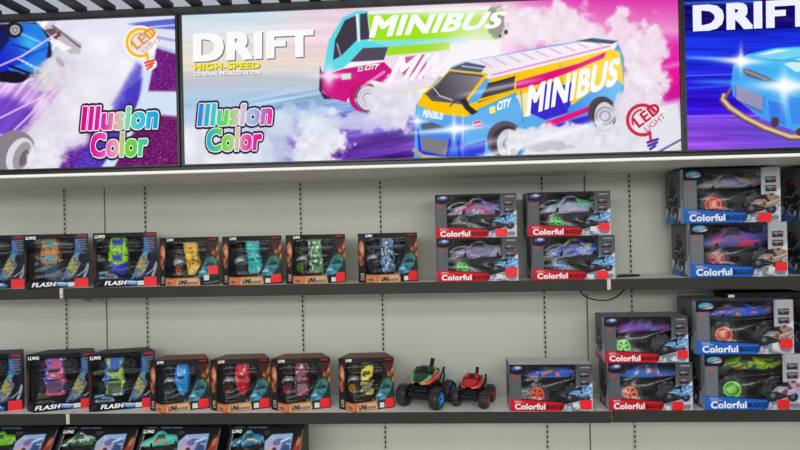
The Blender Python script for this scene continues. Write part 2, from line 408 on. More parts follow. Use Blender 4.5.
# rear minibus
cv.poly([(354, 14), (366, 11), (506, 5), (500, 56), (430, 100), (350, 102), (330, 96), (322, 84), (322, 70)], c255(244, 244, 246), 1, 2)
cv.poly([(368, 14.5), (508, 9), (500, 40), (371, 41)], c255(160, 228, 28), 1, 1.2); cv.glow(455, 12, 60, 5, c255(240, 246, 240), .8)
cv.poly([(323, 72), (329, 40), (343, 17), (357, 11), (368, 11), (368, 41), (420, 40), (412, 46), (350, 62), (343, 68), (326, 73)], c255(92, 220, 232))
cv.poly([(333, 60), (335, 40), (345, 20), (357, 15), (357, 40), (341, 56)], c255(66, 58, 70)); cv.poly([(360, 14), (367, 13), (370, 39), (360, 40)], c255(70, 62, 78))
cv.line(337, 44, 341, 57, 1.4, c255(190, 170, 190)); cv.line(357, 15, 359, 41, 2.6, c255(226, 240, 244))
cv.poly([(371, 41), (470, 37), (468, 43), (388, 47)], c255(140, 226, 224), .85)
cv.poly([(350, 62), (363, 48), (388, 47), (384, 60)], c255(86, 76, 98))
cv.poly([(388, 47), (450, 42), (450, 50), (386, 56)], c255(160, 222, 40))
cv.poly([(386, 56), (450, 50), (450, 84), (400, 92), (380, 80)], c255(238, 222, 236)); cv.poly([(398, 58), (428, 54), (424, 78), (404, 80)], c255(196, 60, 140), .8)
cv.poly([(322, 71), (327, 74), (343, 69), (384, 62), (392, 70), (388, 84), (372, 80), (356, 86), (346, 102), (330, 98), (321, 90)], c255(206, 26, 130))
cv.poly([(320, 66), (323, 76), (322, 92), (332, 99), (324, 99), (319, 90)], c255(70, 40, 70))
cv.ell(364, 97, 15, 15, c255(196, 22, 110)); cv.ell(367, 98, 12.5, 13.5, c255(120, 96, 120)); cv.ell(368, 98, 10.5, 12, c255(226, 222, 232)); cv.ring(368, 98, 4, 6, c255(180, 170, 190)); cv.ring(368, 98, 8, 9, c255(176, 172, 186))
cv.poly([(341, 74), (351, 73), (351, 79), (342, 80)], c255(200, 232, 190)); cv.glow(330, 76, 16, 3, c255(255, 230, 250)); cv.glow(329, 76, 5, 10, c255(255, 225, 250)); 
cv.line(362, 87, 384, 72, 3, c255(236, 180, 214), .7)
cv.smoke(394, 104, 30, 26, c255(236, 230, 244), 1, .09, 31); cv.smoke(365, 122, 30, 10, c255(222, 220, 246), .8, .09, 33)
cv.line(385, 85, 450, 66, 6, c255(250, 240, 246), .8, 4); cv.line(396, 92, 450, 84, 1.2, c255(230, 226, 150))
cv.glow(478, 50, 30, 30, c255(250, 246, 252), .9); cv.glow(508, 26, 12, 26, c255(248, 232, 244), .9)
cv.smoke(560, 30, 44, 30, c255(250, 238, 248), .95, .07, 41, th=.5); cv.smoke(622, 38, 16, 30, c255(250, 226, 240), .95, .1, 42); cv.smoke(645, 52, 24, 34, c255(250, 236, 246), .95, .09, 43); cv.smoke(640, 92, 30, 26, c255(246, 240, 248), .95, .09, 44)
cv.smoke(497, 22, 10, 16, c255(150, 146, 140), .85, .2, 45); cv.ell(506, 32, 2, 2.4, c255(80, 74, 76)); cv.ell(500, 36, 1.6, 2, c255(90, 84, 84)); cv.glow(478, 60, 34, 14, c255(252, 248, 252), .9)
# front minibus
cv.poly([(446, 69), (462, 62), (560, 44), (602, 38), (618, 43), (624, 58), (624, 88), (616, 122), (530, 142), (520, 158), (414, 158), (416, 105), (428, 90)], c255(92, 170, 236))
cv.polygrad([(446, 70), (463, 62), (602, 38), (618, 43), (614, 50), (490, 79)], c255(236, 226, 240), c255(250, 244, 250), (450, 70), (600, 40))
for k in range(9): cv.line(480 + k * 14, 60.5 - k * 2.4, 492 + k * 14, 67 - k * 2.6, 1.4, c255(232, 160, 205), .8)
cv.poly([(449, 69), (466, 62), (486, 66), (480, 74)], c255(82, 92, 116)); cv.line(462, 66, 484, 69, 1.2, c255(200, 214, 226))
cv.poly([(576, 41), (592, 38), (618, 41), (612, 44)], c255(74, 96, 116))
cv.poly([(500, 68), (606, 44), (612, 47), (508, 74)], c255(246, 236, 246)); cv.line(492, 75, 610, 46, 1.5, c255(226, 120, 180), .8)
# side panel
cv.polygrad([(486, 80), (612, 49), (620, 52), (624, 84), (600, 98), (520, 116), (516, 90)], c255(252, 196, 10), c255(255, 216, 60), (490, 80), (620, 60))
cv.poly([(514, 82), (580, 63), (606, 52), (604, 58), (540, 84), (514, 90)], c255(228, 20, 130))
cv.poly([(516, 96), (540, 88), (530, 116), (520, 118)], c255(240, 232, 170))
cv.poly([(529, 98), (540, 86), (556, 81), (556, 88), (572, 82), (570, 112), (545, 120), (528, 112)], c255(60, 44, 205))
cv.polygrad([(568, 108), (590, 92), (618, 80), (623, 84), (619, 110), (586, 122), (566, 126)], c255(64, 140, 232), c255(120, 190, 245), (570, 120), (615, 90))
cv.poly([(540, 124), (590, 106), (588, 112), (548, 128)], c255(236, 24, 130)); cv.poly([(548, 127), (592, 114), (590, 124), (552, 134)], c255(60, 30, 190), .8)
cv.glow(600, 70, 18, 14, c255(250, 240, 190), .35)
# front face
cv.poly([(417, 105), (424, 92), (432, 100), (462, 105), (480, 101), (488, 84), (516, 74), (516, 92), (480, 108), (466, 117), (440, 114)], c255(252, 196, 8))
cv.poly([(424, 93), (438, 84), (449, 71), (486, 75), (476, 91), (462, 104), (432, 101)], c255(96, 84, 92)); cv.polygrad([(430, 95), (450, 74), (484, 77), (468, 96)], c255(70, 62, 70), c255(150, 144, 156), (436, 95), (480, 76), .9)
cv.line(432, 86, 440, 96, 1, c255(220, 220, 226)); cv.line(440, 96, 452, 100, 1.2, c255(210, 210, 216))
cv.line(449, 70, 487, 74, 1.6, c255(250, 200, 20)); cv.line(486, 75, 464, 104, 3, c255(252, 200, 16)); cv.line(449, 71, 425, 93, 1.6, c255(250, 196, 10))
cv.poly([(478, 103), (488, 84), (515, 76), (514, 90)], c255(76, 68, 76)); cv.line(488, 84, 515, 77, 1, c255(40, 36, 40))
cv.line(480, 100, 517, 90, 2.5, c255(252, 190, 8)); cv.line(458, 99, 450, 106, 1, c255(60, 50, 40))
cv.poly([(459, 100), (466, 98), (470, 106), (478, 112), (474, 117), (465, 109)], c255(50, 46, 54))
cv.polygrad([(417, 106), (440, 115), (466, 118), (466, 158), (418, 156)], c255(110, 190, 245), c255(48, 90, 225), (430, 110), (440, 158))
cv.poly([(466, 118), (482, 110), (518, 98), (524, 120), (506, 126), (490, 134), (484, 158), (464, 158)], c255(100, 178, 240)); cv.poly([(464, 146), (486, 140), (484, 158), (464, 158)], c255(40, 50, 220), .85)
cv.poly([(421, 124), (432, 122), (446, 128), (444, 132), (422, 130)], c255(90, 96, 120)); cv.poly([(421, 136), (449, 141), (446, 156), (422, 150)], c255(128, 126, 138))
for a0, b0 in (((418, 130), (420, 152)), ((420, 152), (446, 157)), ((450, 140), (447, 158)), ((458, 142), (460, 158))): cv.line(*a0, *b0, 2, c255(40, 44, 215))
cv.line(414, 150, 424, 157, 4, c255(176, 160, 150)); cv.line(424, 157, 462, 160, 4, c255(206, 190, 130))
cv.poly([(472, 122), (481, 119.5), (482, 127), (473, 129)], c255(236, 200, 220)); cv.line(474, 123, 480, 121.5, 1.6, c255(220, 40, 90)); cv.line(474, 127, 481, 125.5, 1.6, c255(220, 40, 90))
cv.poly([(489, 107), (495, 105.5), (496, 113), (490, 114)], c255(230, 226, 60))
cv.line(521, 90, 523, 122, .9, c255(60, 90, 170), .7); cv.line(560, 64, 566, 110, .9, c255(90, 110, 160), .5)
cv.ell(505, 140, 18, 19, c255(92, 82, 92)); cv.ell(507, 143, 15.5, 17, c255(60, 54, 64)); cv.ell(509, 144, 12, 15, c255(206, 208, 220)); cv.ring(510, 144, 5, 7.5, c255(150, 152, 170)); cv.line(510, 132, 509, 156, 2, c255(245, 246, 252))
cv.ell(602, 112, 14, 15.5, c255(84, 72, 78)); cv.ell(604, 116, 12, 16, c255(70, 60, 66)); cv.ell(604.5, 116, 10, 14, c255(214, 214, 226)); cv.ring(605, 116, 4, 6, c255(160, 160, 178)); cv.ring(605, 116, 8, 9.3, c255(140, 138, 150))
cv.smoke(546, 141, 36, 15, c255(240, 238, 246), .95, .08, 51); cv.smoke(578, 135, 22, 13, c255(236, 234, 244), .9, .1, 52); cv.smoke(622, 136, 28, 15, c255(234, 234, 244), .9, .09, 53); cv.smoke(632, 108, 20, 20, c255(240, 228, 240), .9, .1, 54)
cv.smoke(545, 146, 26, 5, c255(176, 176, 190), .5, .12, 55)
cv.line(480, 158, 600, 122, 5, c255(252, 252, 255), .8, 4); cv.line(440, 152, 560, 128, 5, c255(238, 246, 255), .5, 4, True)
cv.glow(455, 129, 26, 2.6, c255(255, 255, 255), 1, -.1); cv.glow(454, 129, 2, 15, c255(240, 250, 255), .8); cv.glow(463, 131, 1.6, 16, c255(240, 250, 255), .7); cv.glow(456, 129, 8, 5, c255(255, 255, 255))
cv.glow(417, 121, 9, 2, c255(255, 250, 255), .9); cv.glow(417, 121, 3, 6, c255(255, 250, 255), .8); cv.line(400, 134, 455, 129, 3, c255(190, 236, 255), .7, 2, True)
cv.line(454, 97, 545, 78, 3, c255(225, 236, 250), .65, 2.5, True)
T = []
for dx, dy, c in ((1.2, 1.2, c255(118, 116, 126)), (0, 0, c255(250, 250, 252))):
    T.append(('DRIFT', [(193 + dx, 62 + dy), (313.5 + dx, 56.5 + dy), (313.5 + dx, 29 + dy), (193 + dx, 33.5 + dy)], c, dict(off=.052)))
for dx, c in ((.7, c255(90, 86, 50)), (0, c255(250, 234, 30))):
    T.append(('HIGH-SPEED', [(194 + dx, 70.5 + dx), (260 + dx, 68.5 + dx), (260 + dx, 62 + dx), (194 + dx, 63.6 + dx)], c, dict(off=.04)))
for dx, c in ((.6, c255(110, 110, 120)), (0, c255(250, 250, 250))):
    T.append(('GENERAL MOBILIZATION', [(194 + dx, 76.4 + dx), (260 + dx, 74.4 + dx), (260 + dx, 70.9 + dx), (194 + dx, 72.6 + dx)], c, dict(off=.035)))
T += illusion(197.5, 101.5, 274, 152, 1)
T.append(('MINIBUS', [(369, 38), (500, 28), (508, 11), (371, 15.5)], c255(250, 252, 250), dict(off=.04, shear=.15)))
T.append(('MINI', [(387, 83), (446, 76), (466, 50), (396, 57)], c255(250, 246, 250), dict(off=.035, shear=.15)))
T.append(('CITY', [(364, 70.5), (378, 69), (380, 63.5), (366, 65)], W, dict(off=.04, shear=.2)))
T.append(('E2', [(357.5, 72), (363, 71), (363.5, 66), (358.5, 67)], c255(190, 226, 220), dict(off=.04)))
T.append(('MINIBUS', [(526, 117), (616, 85), (620, 57), (528, 86)], c255(252, 253, 255), dict(off=.04, shear=.05)))
T.append(('MINIBUS', [(422, 117.5), (442, 120), (444, 113.5), (424, 109)], c255(240, 248, 255), dict(off=.05)))
T.append(('CITY', [(496.5, 111), (510, 107), (511.5, 97.5), (497.5, 102)], W, dict(off=.05, shear=.1)))
T.append(('E2', [(489.6, 113.5), (494.6, 112), (495, 106.5), (490, 108)], c255(250, 250, 200), dict(off=.03)))
T += led_bulb(cv, 642.5, 120, 16.5, c255(205, 40, 74), c255(72, 44, 158), c255(196, 34, 66), -38)
sign_done(t, cv, XX, ZZ, T)

# ---- the sign beside it: blue car drifting in smoke
xs = np.r_[np.linspace(-2.95, -1.86, 60), np.linspace(-1.85, -1.026, 400)]
t, cv, XX, ZZ = sign(-2.95, -1.026, 'lightbox with a blue drifting car in white smoke over purple asphalt', xs)
x, y = cv.X, cv.Y
cv.C[:] = c255(226, 226, 244)
m = sstep(60, -20, x) ; cv.mixin(m * .7, c255(190, 150, 220))
cv.poly([(-20, 90), (40, 80), (70, 60), (100, 58), (60, 130), (20, 172), (-20, 172)], c255(190, 140, 214), .8, 10)
cv.streaks(-.9, .35, .7, 5, sstep(85, 20, x))
cv.poly([(-400, 100), (10, 96), (34, 110), (20, 140), (-400, 150)], c255(96, 50, 190), .8, 6)
gl = vnoise(x * 1.6, y * 1.6, 7)
for pts, c in (([(40, 172), (55, 146), (88, 126), (120, 116), (136, 172)], c255(92, 28, 150)), ([(108, 120), (124, 92), (142, 78), (138, 106), (122, 140), (106, 172), (70, 172)], c255(76, 48, 190)),
               ([(112, 172), (126, 142), (148, 114), (182, 117), (182, 172)], c255(104, 16, 96)), ([(143, 91), (147, 72), (152, 46), (182, 56), (182, 92)], c255(104, 22, 118))):
    mk = cv.polymask(pts, 2.5); cv.mixin(mk, c); cv.mixin(mk * np.clip(gl - .62, 0, 1) * 1.6, c255(226, 170, 236))
cv.poly([(112, 104), (136, 62), (142, 66), (140, 92), (120, 128)], c255(72, 62, 196), .8, 3)
cv.poly([(141, 96), (146, 66), (152, 50), (156, 52), (148, 92), (182, 92), (182, 115), (146, 112), (128, 140), (112, 172), (98, 172), (122, 138)], c255(210, 228, 246), 1, 1.5)
cv.poly([(128, 24), (182, 16), (182, 30), (150, 28)], c255(80, 88, 200), .9, 1.5); cv.line(132, 21, 178, 17, 2.5, c255(214, 226, 250)); cv.line(150, 27, 176, 25, 1.5, c255(200, 210, 250))
cv.line(140, 34, 182, 42, 3, c255(110, 150, 210), .6); cv.line(150, 44, 182, 54, 3, c255(170, 200, 236), .8)
cv.smoke(92, 66, 34, 56, c255(246, 244, 252), .9, .03, 61, .25, .42, .3); cv.smoke(62, 124, 26, 32, c255(242, 236, 248), .9, .05, 62, .6, .45, .3); cv.smoke(40, 150, 26, 28, c255(232, 228, 240), .9, .07, 63)
# car
cv.poly([(-400, 40), (0, 24), (36, 22), (50, 36), (52, 54), (44, 72), (20, 82), (-400, 86)], c255(36, 34, 60), 1, 1.5)
cv.polygrad([(-400, 44), (6, 30), (20, 23), (38, 24), (49, 40), (46, 62), (34, 74), (8, 72), (-400, 76)], c255(30, 40, 200), c255(40, 140, 235), (0, 60), (45, 30))
cv.glow(30, 44, 12, 8, c255(70, 200, 245), .8, .6); cv.glow(36, 64, 10, 5, c255(60, 180, 240), .8); cv.poly([(8, 68), (34, 60), (46, 50), (40, 70), (14, 77)], c255(44, 130, 230), .9)
cv.ell(14, 30, 9, 8, c255(36, 34, 44)); cv.ell(15, 30, 5, 5, c255(180, 182, 190)); cv.ring(15, 30, 2, 3, c255(90, 90, 100))
cv.poly([(44, 28), (52, 24), (82, 44), (80, 54), (70, 54)], c255(196, 188, 196), 1, 1); cv.poly([(44, 30), (54, 28), (62, 36), (54, 38)], c255(110, 80, 84)); cv.line(53, 26, 80, 47, 2, c255(116, 104, 112)); cv.poly([(48, 40), (58, 40), (72, 48), (64, 52)], c255(245, 244, 250)); cv.line(56, 38, 60, 32, 2.5, c255(120, 70, 70))
for k in range(5): cv.line(18 + k * 4, 59 + k * 2.4, 24 + k * 4, 61 + k * 2, 1.2, c255(216, 236, 255))
cv.poly([(-20, 30), (4, 28), (10, 40), (0, 52), (-20, 56)], c255(22, 22, 60), .8, 2); cv.line(12, 44, 30, 50, 2, c255(24, 40, 140), .8); cv.line(22, 34, 40, 42, 2, c255(150, 220, 250), .7, 1.2); cv.line(26, 56, 46, 48, 3, c255(20, 70, 210), .7, 1.5); cv.line(10, 66, 36, 76, 2.5, c255(30, 24, 40)); cv.ell(12, 77, 14, 6, c255(26, 24, 34), .1)
cv.smoke(52, 74, 20, 18, c255(226, 222, 228), .95, .1, 64); cv.ell(60, 62, 6, 3, c255(150, 140, 150), .9, .5)
for q in ((-60, 92, 22, 56, 56, 34), (-60, 142, 10, 134, 58, 88), (0, 118, 40, 98, 60, 72)):
    cv.line(q[0], q[1], q[2], q[3], 1.8, c255(240, 196, 250), .9); cv.line(q[2], q[3], q[4], q[5], 1.8, c255(246, 200, 236), .9, None)
cv.ell(14, 154, 22, 24, c255(140, 128, 140), .4); cv.ell(20, 156, 13, 19, c255(222, 220, 226), .4); cv.ell(22, 156, 8, 15, c255(160, 154, 162), .4); cv.ell(24, 158, 4, 9, c255(110, 104, 110), .4)
cv.smoke(44, 156, 16, 20, c255(240, 236, 246), .95, .1, 65)
T = led_bulb(cv, 140.5, 42.5, 15, c255(250, 186, 20), c255(226, 80, 50), c255(240, 150, 24), -38, True)
T += illusion(81, 104, 160, 158)
sign_done(t, cv, XX, ZZ, T)

# ---- the third sign: light blue sports car on deep blue
xs = np.r_[np.linspace(.987, 1.6, 330), np.linspace(1.63, 2.9, 60)]
t, cv, XX, ZZ = sign(.987, 2.90, 'lightbox with a light blue sports car and DRIFT on deep blue', xs)
x, y = cv.X, cv.Y
cv.C = ramp(y + .03 * (x - 690), [(0, c255(24, 16, 110)), (30, c255(22, 14, 120)), (33, c255(26, 44, 214)), (60, c255(30, 50, 228)), (84, c255(44, 28, 214)), (114, c255(60, 20, 216)), (117, c255(118, 66, 214)), (150, c255(150, 76, 222))])
cv.streaks(.02, .4, .35, 6); m = sstep(700, 800, x) * sstep(116, 130, y); cv.mixin(m * .5, c255(80, 90, 225))
cv.line(670, 4, 760, 1, 2.5, c255(60, 120, 240), .8, 1.5); cv.line(680, 116, 800, 116, 1.2, c255(170, 110, 235)); cv.line(680, 76, 740, 74, 1.5, c255(100, 110, 245), .8); cv.line(680, 89, 735, 85, 1.5, c255(30, 120, 245), .8, 1.5)
cv.polygrad([(733, 66), (748, 54), (775, 48), (812, 46), (1200, 60), (1200, 128), (820, 138), (792, 130), (760, 118), (733, 96), (731, 84)], c255(70, 150, 240), c255(70, 195, 240), (740, 110), (800, 55))
cv.poly([(752, 56), (776, 49), (812, 48), (812, 54), (780, 60)], c255(120, 215, 240)); cv.poly([(758, 54), (778, 49.5), (790, 50), (766, 55)], c255(226, 240, 246)); cv.poly([(784, 64), (800, 58), (820, 60), (820, 70), (796, 72)], c255(205, 238, 244)); cv.line(772, 60, 820, 62, 2, c255(60, 170, 220))
cv.poly([(741, 68), (748, 69), (768, 77), (778, 82), (764, 82), (746, 76)], c255(96, 104, 126)); cv.line(746, 71, 766, 79, 2, c255(150, 150, 160))
cv.poly([(735, 84), (764, 96), (762, 114), (748, 108), (735, 98)], c255(86, 120, 200)); 
for k in range(6): cv.line(737, 87 + k * 2.3, 762, 97 + k * 2.4, 1.2, c255(196, 170, 170))
cv.line(733, 83, 765, 96, 1.6, c255(80, 170, 245)); cv.line(765, 96, 763, 114, 1.8, c255(60, 150, 240)); cv.poly([(768, 100), (784, 104), (786, 126), (770, 120)], c255(54, 110, 232), .7); cv.poly([(788, 96), (820, 100), (820, 126), (792, 124)], c255(60, 130, 235), .7)
pts = [(724, 96), (723, 100), (730, 108), (745, 118), (765, 128), (790, 137), (820, 138)]
for w, c in ((7, c255(96, 72, 84)), (4.6, c255(180, 146, 120)), (2, c255(236, 206, 150))):
    for (a0, b0), (a1, b1) in zip(pts, pts[1:]): cv.line(a0, b0 + (0 if w > 5 else -.6), a1, b1 + (0 if w > 5 else -.6), w, c)
cv.line(725, 98, 731, 88, 2.5, c255(130, 96, 96)); cv.ell(775, 122, 4, 5, c255(80, 60, 70)); cv.ell(800, 132, 4, 4, c255(80, 60, 70))
cv.line(680, 57, 745, 60, 2.6, c255(110, 190, 255), .9, 2, True); cv.glow(741, 61, 22, 3.2, c255(250, 254, 255), 1, .04); cv.glow(741, 60, 2, 12, c255(235, 248, 255), .9); cv.glow(741, 61, 7, 6, c255(255, 255, 255))
cv.line(690, 81, 790, 84, 3.4, c255(60, 180, 255), .8, 2.5, True); cv.glow(786, 86, 30, 5, c255(250, 254, 255)); cv.glow(784, 90, 4, 20, c255(226, 246, 255), .7); cv.glow(786, 86, 10, 9, c255(255, 255, 255))
T = [('DRIFT', [(694.5, 32.5), (815, 27), (815, -1), (694, 6)], c255(20, 14, 70), dict(off=.052)), ('DRIFT', [(693, 31.5), (813.5, 26), (813.5, -2), (692.5, 5.5)], c255(240, 242, 255), dict(off=.052))]
sign_done(t, cv, XX, ZZ, T)

# ------------------------------------------------------------------ toy cars inside the cartons
_WH = {}
def wheel_mesh(hub, r=.04, w=.034, spokes=5):
    dark_hub = spokes == 0; k = (hub, r, w, spokes)
    if k not in _WH:
        b = MB(); n = 40; blk = c255(38, 38, 41); dk = c255(16, 16, 17)
        prof = [(-.5, .30, dk), (-.5, .62, blk), (-.42, .93, blk), (-.15, 1., blk), (.15, 1., blk), (.42, .93, blk), (.5, .80, blk), (.5, .58, blk), (.40, .54, hub), (.44, .47, hub), (.40, .40, hub), (.24, .36, dk), (.28, .16, hub), (.36, .10, hub), (.36, .0, hub)]
        vs = []; cs = []
        for a, rr, c in prof:
            for i in range(n):
                q = 2 * PI * i / n; lug = 1.0
                if .9 < rr: lug = 1.0 if (i % 4 < 2) else .92
                cc = c
                if spokes == 0: cc = c if rr > .45 or rr < .2 else tuple(.62 * q_ for q_ in hub)
                elif .15 < rr < .45 and a > 0: cc = hub if (spokes == 0 or math.sin(spokes * q) > -.1) else dk
                vs.append((a * w, rr * lug * r * math.cos(q), rr * lug * r * math.sin(q))); cs.append(cc)
        m = len(prof)
        fs = [(j * n + i, j * n + (i + 1) % n, (j + 1) * n + (i + 1) % n, (j + 1) * n + i) for j in range(m - 1) for i in range(n)]
        fs.append(tuple(range(n))[::-1]); b.add(vs, fs, 0, cs, False)
        o = b.build('wheel', M['paint']); _WH[k] = o.data; bpy.data.objects.remove(o)
    return _WH[k]
def put_wheel(parent, hub, loc, ang, r=.04, w=.034, spokes=5, name='wheel'):
    o = link(name, wheel_mesh(hub, r, w, spokes), parent, loc); o.rotation_euler = (0, 0, ang); return o
def smooth(o): o.data.shade_smooth(); return o
def interp(v, st):
    st = np.array(st, float); return np.interp(v, st[:, 0], st[:, 1])

def top_car(parent, style, paint, hub, loc, L=.18, wd=.066, tilt=0., r=.036, wo=.066):
    """car fastened upright to the tray, roof towards the window; X of the paint runs across (-1..1), Y along (0 nose-up .. 1)"""
    t = np.linspace(0, 1, 56); a = np.linspace(-PI / 2, PI / 2, 33); T, A = np.meshgrid(t, a, indexing='ij')
    if style in ('shell', 'oval'):
        hw = interp(t, [(0, .25), (.03, .6), (.1, .82), (.3, .98), (.5, 1), (.7, .9), (.88, .66), (.97, .42), (1, .2)])
        ht = interp(t, [(0, .35), (.12, .6), (.3, .95), (.5, 1), (.7, .75), (1, .3)]); e = .75
        if style == 'oval': hw = interp(t, [(0, .5), (.03, .74), (.1, .9), (.3, 1), (.62, 1), (.8, .92), (.93, .74), (1, .5)])
    else:
        hw = interp(t, [(0, .7), (.03, .92), (.28, .95), (.34, .86), (.58, .86), (.62, .98), (.97, .95), (1, .8)])
        ht = interp(t, [(0, .4), (.05, .5), (.28, .56), (.38, 1), (.54, 1), (.62, .6), (1, .55)]); e = .5
    S = np.sin(A); Cc = np.cos(A)
    x = hw[:, None] * np.sign(S) * np.abs(S) ** e * wd / 2; y = -ht[:, None] * np.abs(Cc) ** e * .038; z = L * (.5 - T)
    cv = Cv(np.sign(S) * np.abs(S) ** e, T, .02); paint(cv)
    P = np.stack([x, y, z], -1)
    o = smooth(grid_mesh('toy_car', P, cv.C, M['paint'], parent)); o.location = loc; o.rotation_euler = (0, tilt, 0)
    b = MB(); b.box(-wd * .32, wd * .32, -.004, .010, -L * .46, L * .46); b.tube([(-.06, .002, L * .30), (.06, .002, L * .30)], .006); b.tube([(-.06, .002, -L * .30), (.06, .002, -L * .30)], .006)
    for s in (-1, 1):
        b.tube([(s * .02, -.01, L * .40), (s * .045, .0, L * .30), (s * .05, 0, L * .1)], .003, 6); b.tube([(s * .02, -.01, -L * .42), (s * .045, .0, -L * .30)], .003, 6)
    b.build('chassis', M['dark'], o)
    for s in (-1, 1):
        for q in (-1, 1): put_wheel(o, hub if (s < 0 and q < 0) else tuple(.3 * c_ + .08 for c_ in hub), (s * wo, .004, q * L * .29 - .004), math.radians(-122 if s < 0 else -58), r)
    return o
def side_car(parent, style, paint, hub, loc, L=.26, yaw=0., r=.05, H=.05, hd=.045, wing=None, wz=-.05, spokes=5):
    """car facing left, seen from its side through the window; X of the paint runs nose to tail (0..1), Y up the flank (-1..1)"""
    t = np.linspace(0, 1, 60); a = np.linspace(-PI, PI, 41); T, A = np.meshgrid(t, a, indexing='ij')
    if style == 'buggy':
        top = interp(t, [(0, .08), (.08, .34), (.28, .58), (.40, .98), (.52, 1.), (.62, .75), (.8, .62), (.95, .7), (1, .45)])
        bot = interp(t, [(0, -.02), (.12, -.16), (.5, -.34), (.85, -.16), (1, .2)])
        hw = interp(t, [(0, .25), (.1, .6), (.3, .8), (.5, .9), (.8, .75), (1, .5)]); e = .8
    else:
        top = interp(t, [(0, .25), (.03, .42), (.26, .5), (.32, .62), (.40, 1.), (.66, 1.), (.70, .58), (.97, .58), (1, .4)])
        bot = interp(t, [(0, -.1), (.5, -.2), (1, -.1)])
        hw = interp(t, [(0, .8), (.05, .95), (.5, 1), (1, .95)]); e = .45
    S = np.sin(A); Cc = np.cos(A); sx = np.sign(Cc) * np.abs(Cc) ** e; sz = np.sign(S) * np.abs(S) ** e
    zc = (top + bot) / 2; hz = (top - bot) / 2
    P = np.stack([L * (T - .5), -hw[:, None] * sx * hd, (zc[:, None] + hz[:, None] * sz) * H], -1)
    cv = Cv(T, sz, .03); paint(cv)
    o = smooth(grid_mesh('toy_car', P, cv.C, M['paint'], parent)); o.location = loc; o.rotation_euler = (0, 0, yaw)
    b = MB(); b.box(-L * .40, L * .42, -hd * .7, hd * .7, wz * .9, -H * .1)
    for s in (-1, 1):
        for q in (-.30, .32):
            b.tube([(L * q, 0, wz * .5), (L * q, s * (hd + .012), wz)], .007, 6)
            b.tube([(L * q * .8, s * hd * .6, H * .25), (L * q, s * (hd + .002), wz * .8)], .006, 8)
        b.tube([(-L * .45, s * hd * .5, -H * .4), (-L * .2, s * hd, -H * .2), (L * .3, s * hd, -H * .2), (L * .46, s * hd * .6, H * .2)], .004, 6)
    b.build('chassis', M['dark'], o)
    if wing:
        b = MB(); b.box(L * .34, L * .47, -hd * 1.1, hd * 1.1, H * .90, H * .95, 0, wing)
        for s in (-1, 1): b.box(L * .33, L * .48, s * hd * 1.1 - .0015, s * hd * 1.1 + .0015, H * .72, H * 1.02, 0, wing)
        b.tube([(L * .44, 0, H * .4), (L * .45, 0, H * .90)], .005, 6, 0, (.1, .1, .1)); b.build('rear_wing', M['paint'], o)
    for q in (-.30, .33):
        for s in (-1, 1):
            put_wheel(o, hub if (q < 0 or s > 0) else K(48, 48, 52), (L * q, s * (hd + .012), wz), math.radians(-100 if s < 0 else 80), r, .03, spokes)
    return o
K = c255
# patterns
def spotted(base, spot, glass, skirt=None, sc=8., seed=1):
    def f(cv):
        cv.C[:] = base; n = vnoise(cv.X * sc, cv.Y * sc * 2.6, seed); cv.mixin(sstep(.5, .62, n), spot)
        n = vnoise(cv.X * sc + 7, cv.Y * sc * 2.6, seed + 4); cv.mixin(sstep(.72, .8, n), K(40, 36, 30))
        if skirt is not None:
            cv.mixin(sstep(.70, .76, cv.Y + .1 * np.abs(cv.X)), skirt); cv.mixin(sstep(.9, .97, np.abs(cv.X)) * .6, skirt)
        for (y0, y1, hw) in ((.08, .23, .62), (.46, .62, .5)):
            m = cv.polymask([(-hw, y0), (hw, y0), (hw * .8, y1), (-hw * .8, y1)], .05); nn = vnoise(cv.X * 5, cv.Y * 16, 9); cv.mixin(m, glass); cv.mixin(m * sstep(.55, .7, nn) * .6, np.array(glass) * .4)
    return f
def splash(base, c2, c3, sc=3., seed=2, slit=None, th=.55, t3=.6):
    def f(cv):
        cv.C[:] = base; n = fbm(cv.X * sc, cv.Y * sc * 2.5, seed, 3); cv.mixin(sstep(th, th + .06, n), c2)
        n = fbm(cv.X * sc * 1.4 + 5, cv.Y * sc * 3, seed + 3, 3); cv.mixin(sstep(t3, t3 + .06, n), c3)
        if slit: cv.poly([(-.45, .40), (.5, .38), (.4, .46), (-.2, .49)], slit)
    return f
def pickup(base, c2, glass, seed=1, sc=2.5, stripe=None):
    def f(cv):
        cv.C[:] = base; n = vnoise(cv.X * sc, cv.Y * sc * 3, seed); cv.mixin(sstep(.5, .58, n), c2)
        n = vnoise(cv.X * sc * 2, cv.Y * sc * 6, seed + 3); cv.mixin(sstep(.80, .86, n), K(225, 222, 230))
        if stripe: cv.poly([(-.3, 0), (-.05, 0), (-.05, .3), (-.45, .3)], stripe); cv.poly([(.05, 0), (.3, 0), (.45, .3), (.05, .3)], stripe)
        cv.poly([(-.62, .3), (.62, .3), (.5, .39), (-.5, .39)], glass); cv.poly([(-.5, .55), (.5, .55), (.58, .62), (-.58, .62)], glass)
        cv.poly([(-.62, .66), (.62, .66), (.62, .93), (-.62, .93)], np.array(glass) * 1.3)
        for k in range(4): cv.line(-.6, .70 + k * .06, .6, .70 + k * .06, .015, base, .7)
    return f
def livery(base, c2, c3, low=K(40, 40, 46), seed=1, sc=3.):
    def f(cv):
        cv.C[:] = base; n = fbm(cv.X * sc * 2.4, cv.Y * sc * .6, seed, 3); cv.mixin(sstep(.52, .58, n), c2)
        n = fbm(cv.X * sc * 3 + 4, cv.Y * sc + 2, seed + 5, 3); cv.mixin(sstep(.6, .65, n), c3)
        cv.mixin(sstep(-.45, -.65, cv.Y), low)
        cv.poly([(.30, .3), (.40, .78), (.54, .78), (.56, .3)], K(30, 32, 40)); cv.line(.05, -.1, .9, .2, .05, c3, .7)
    return f
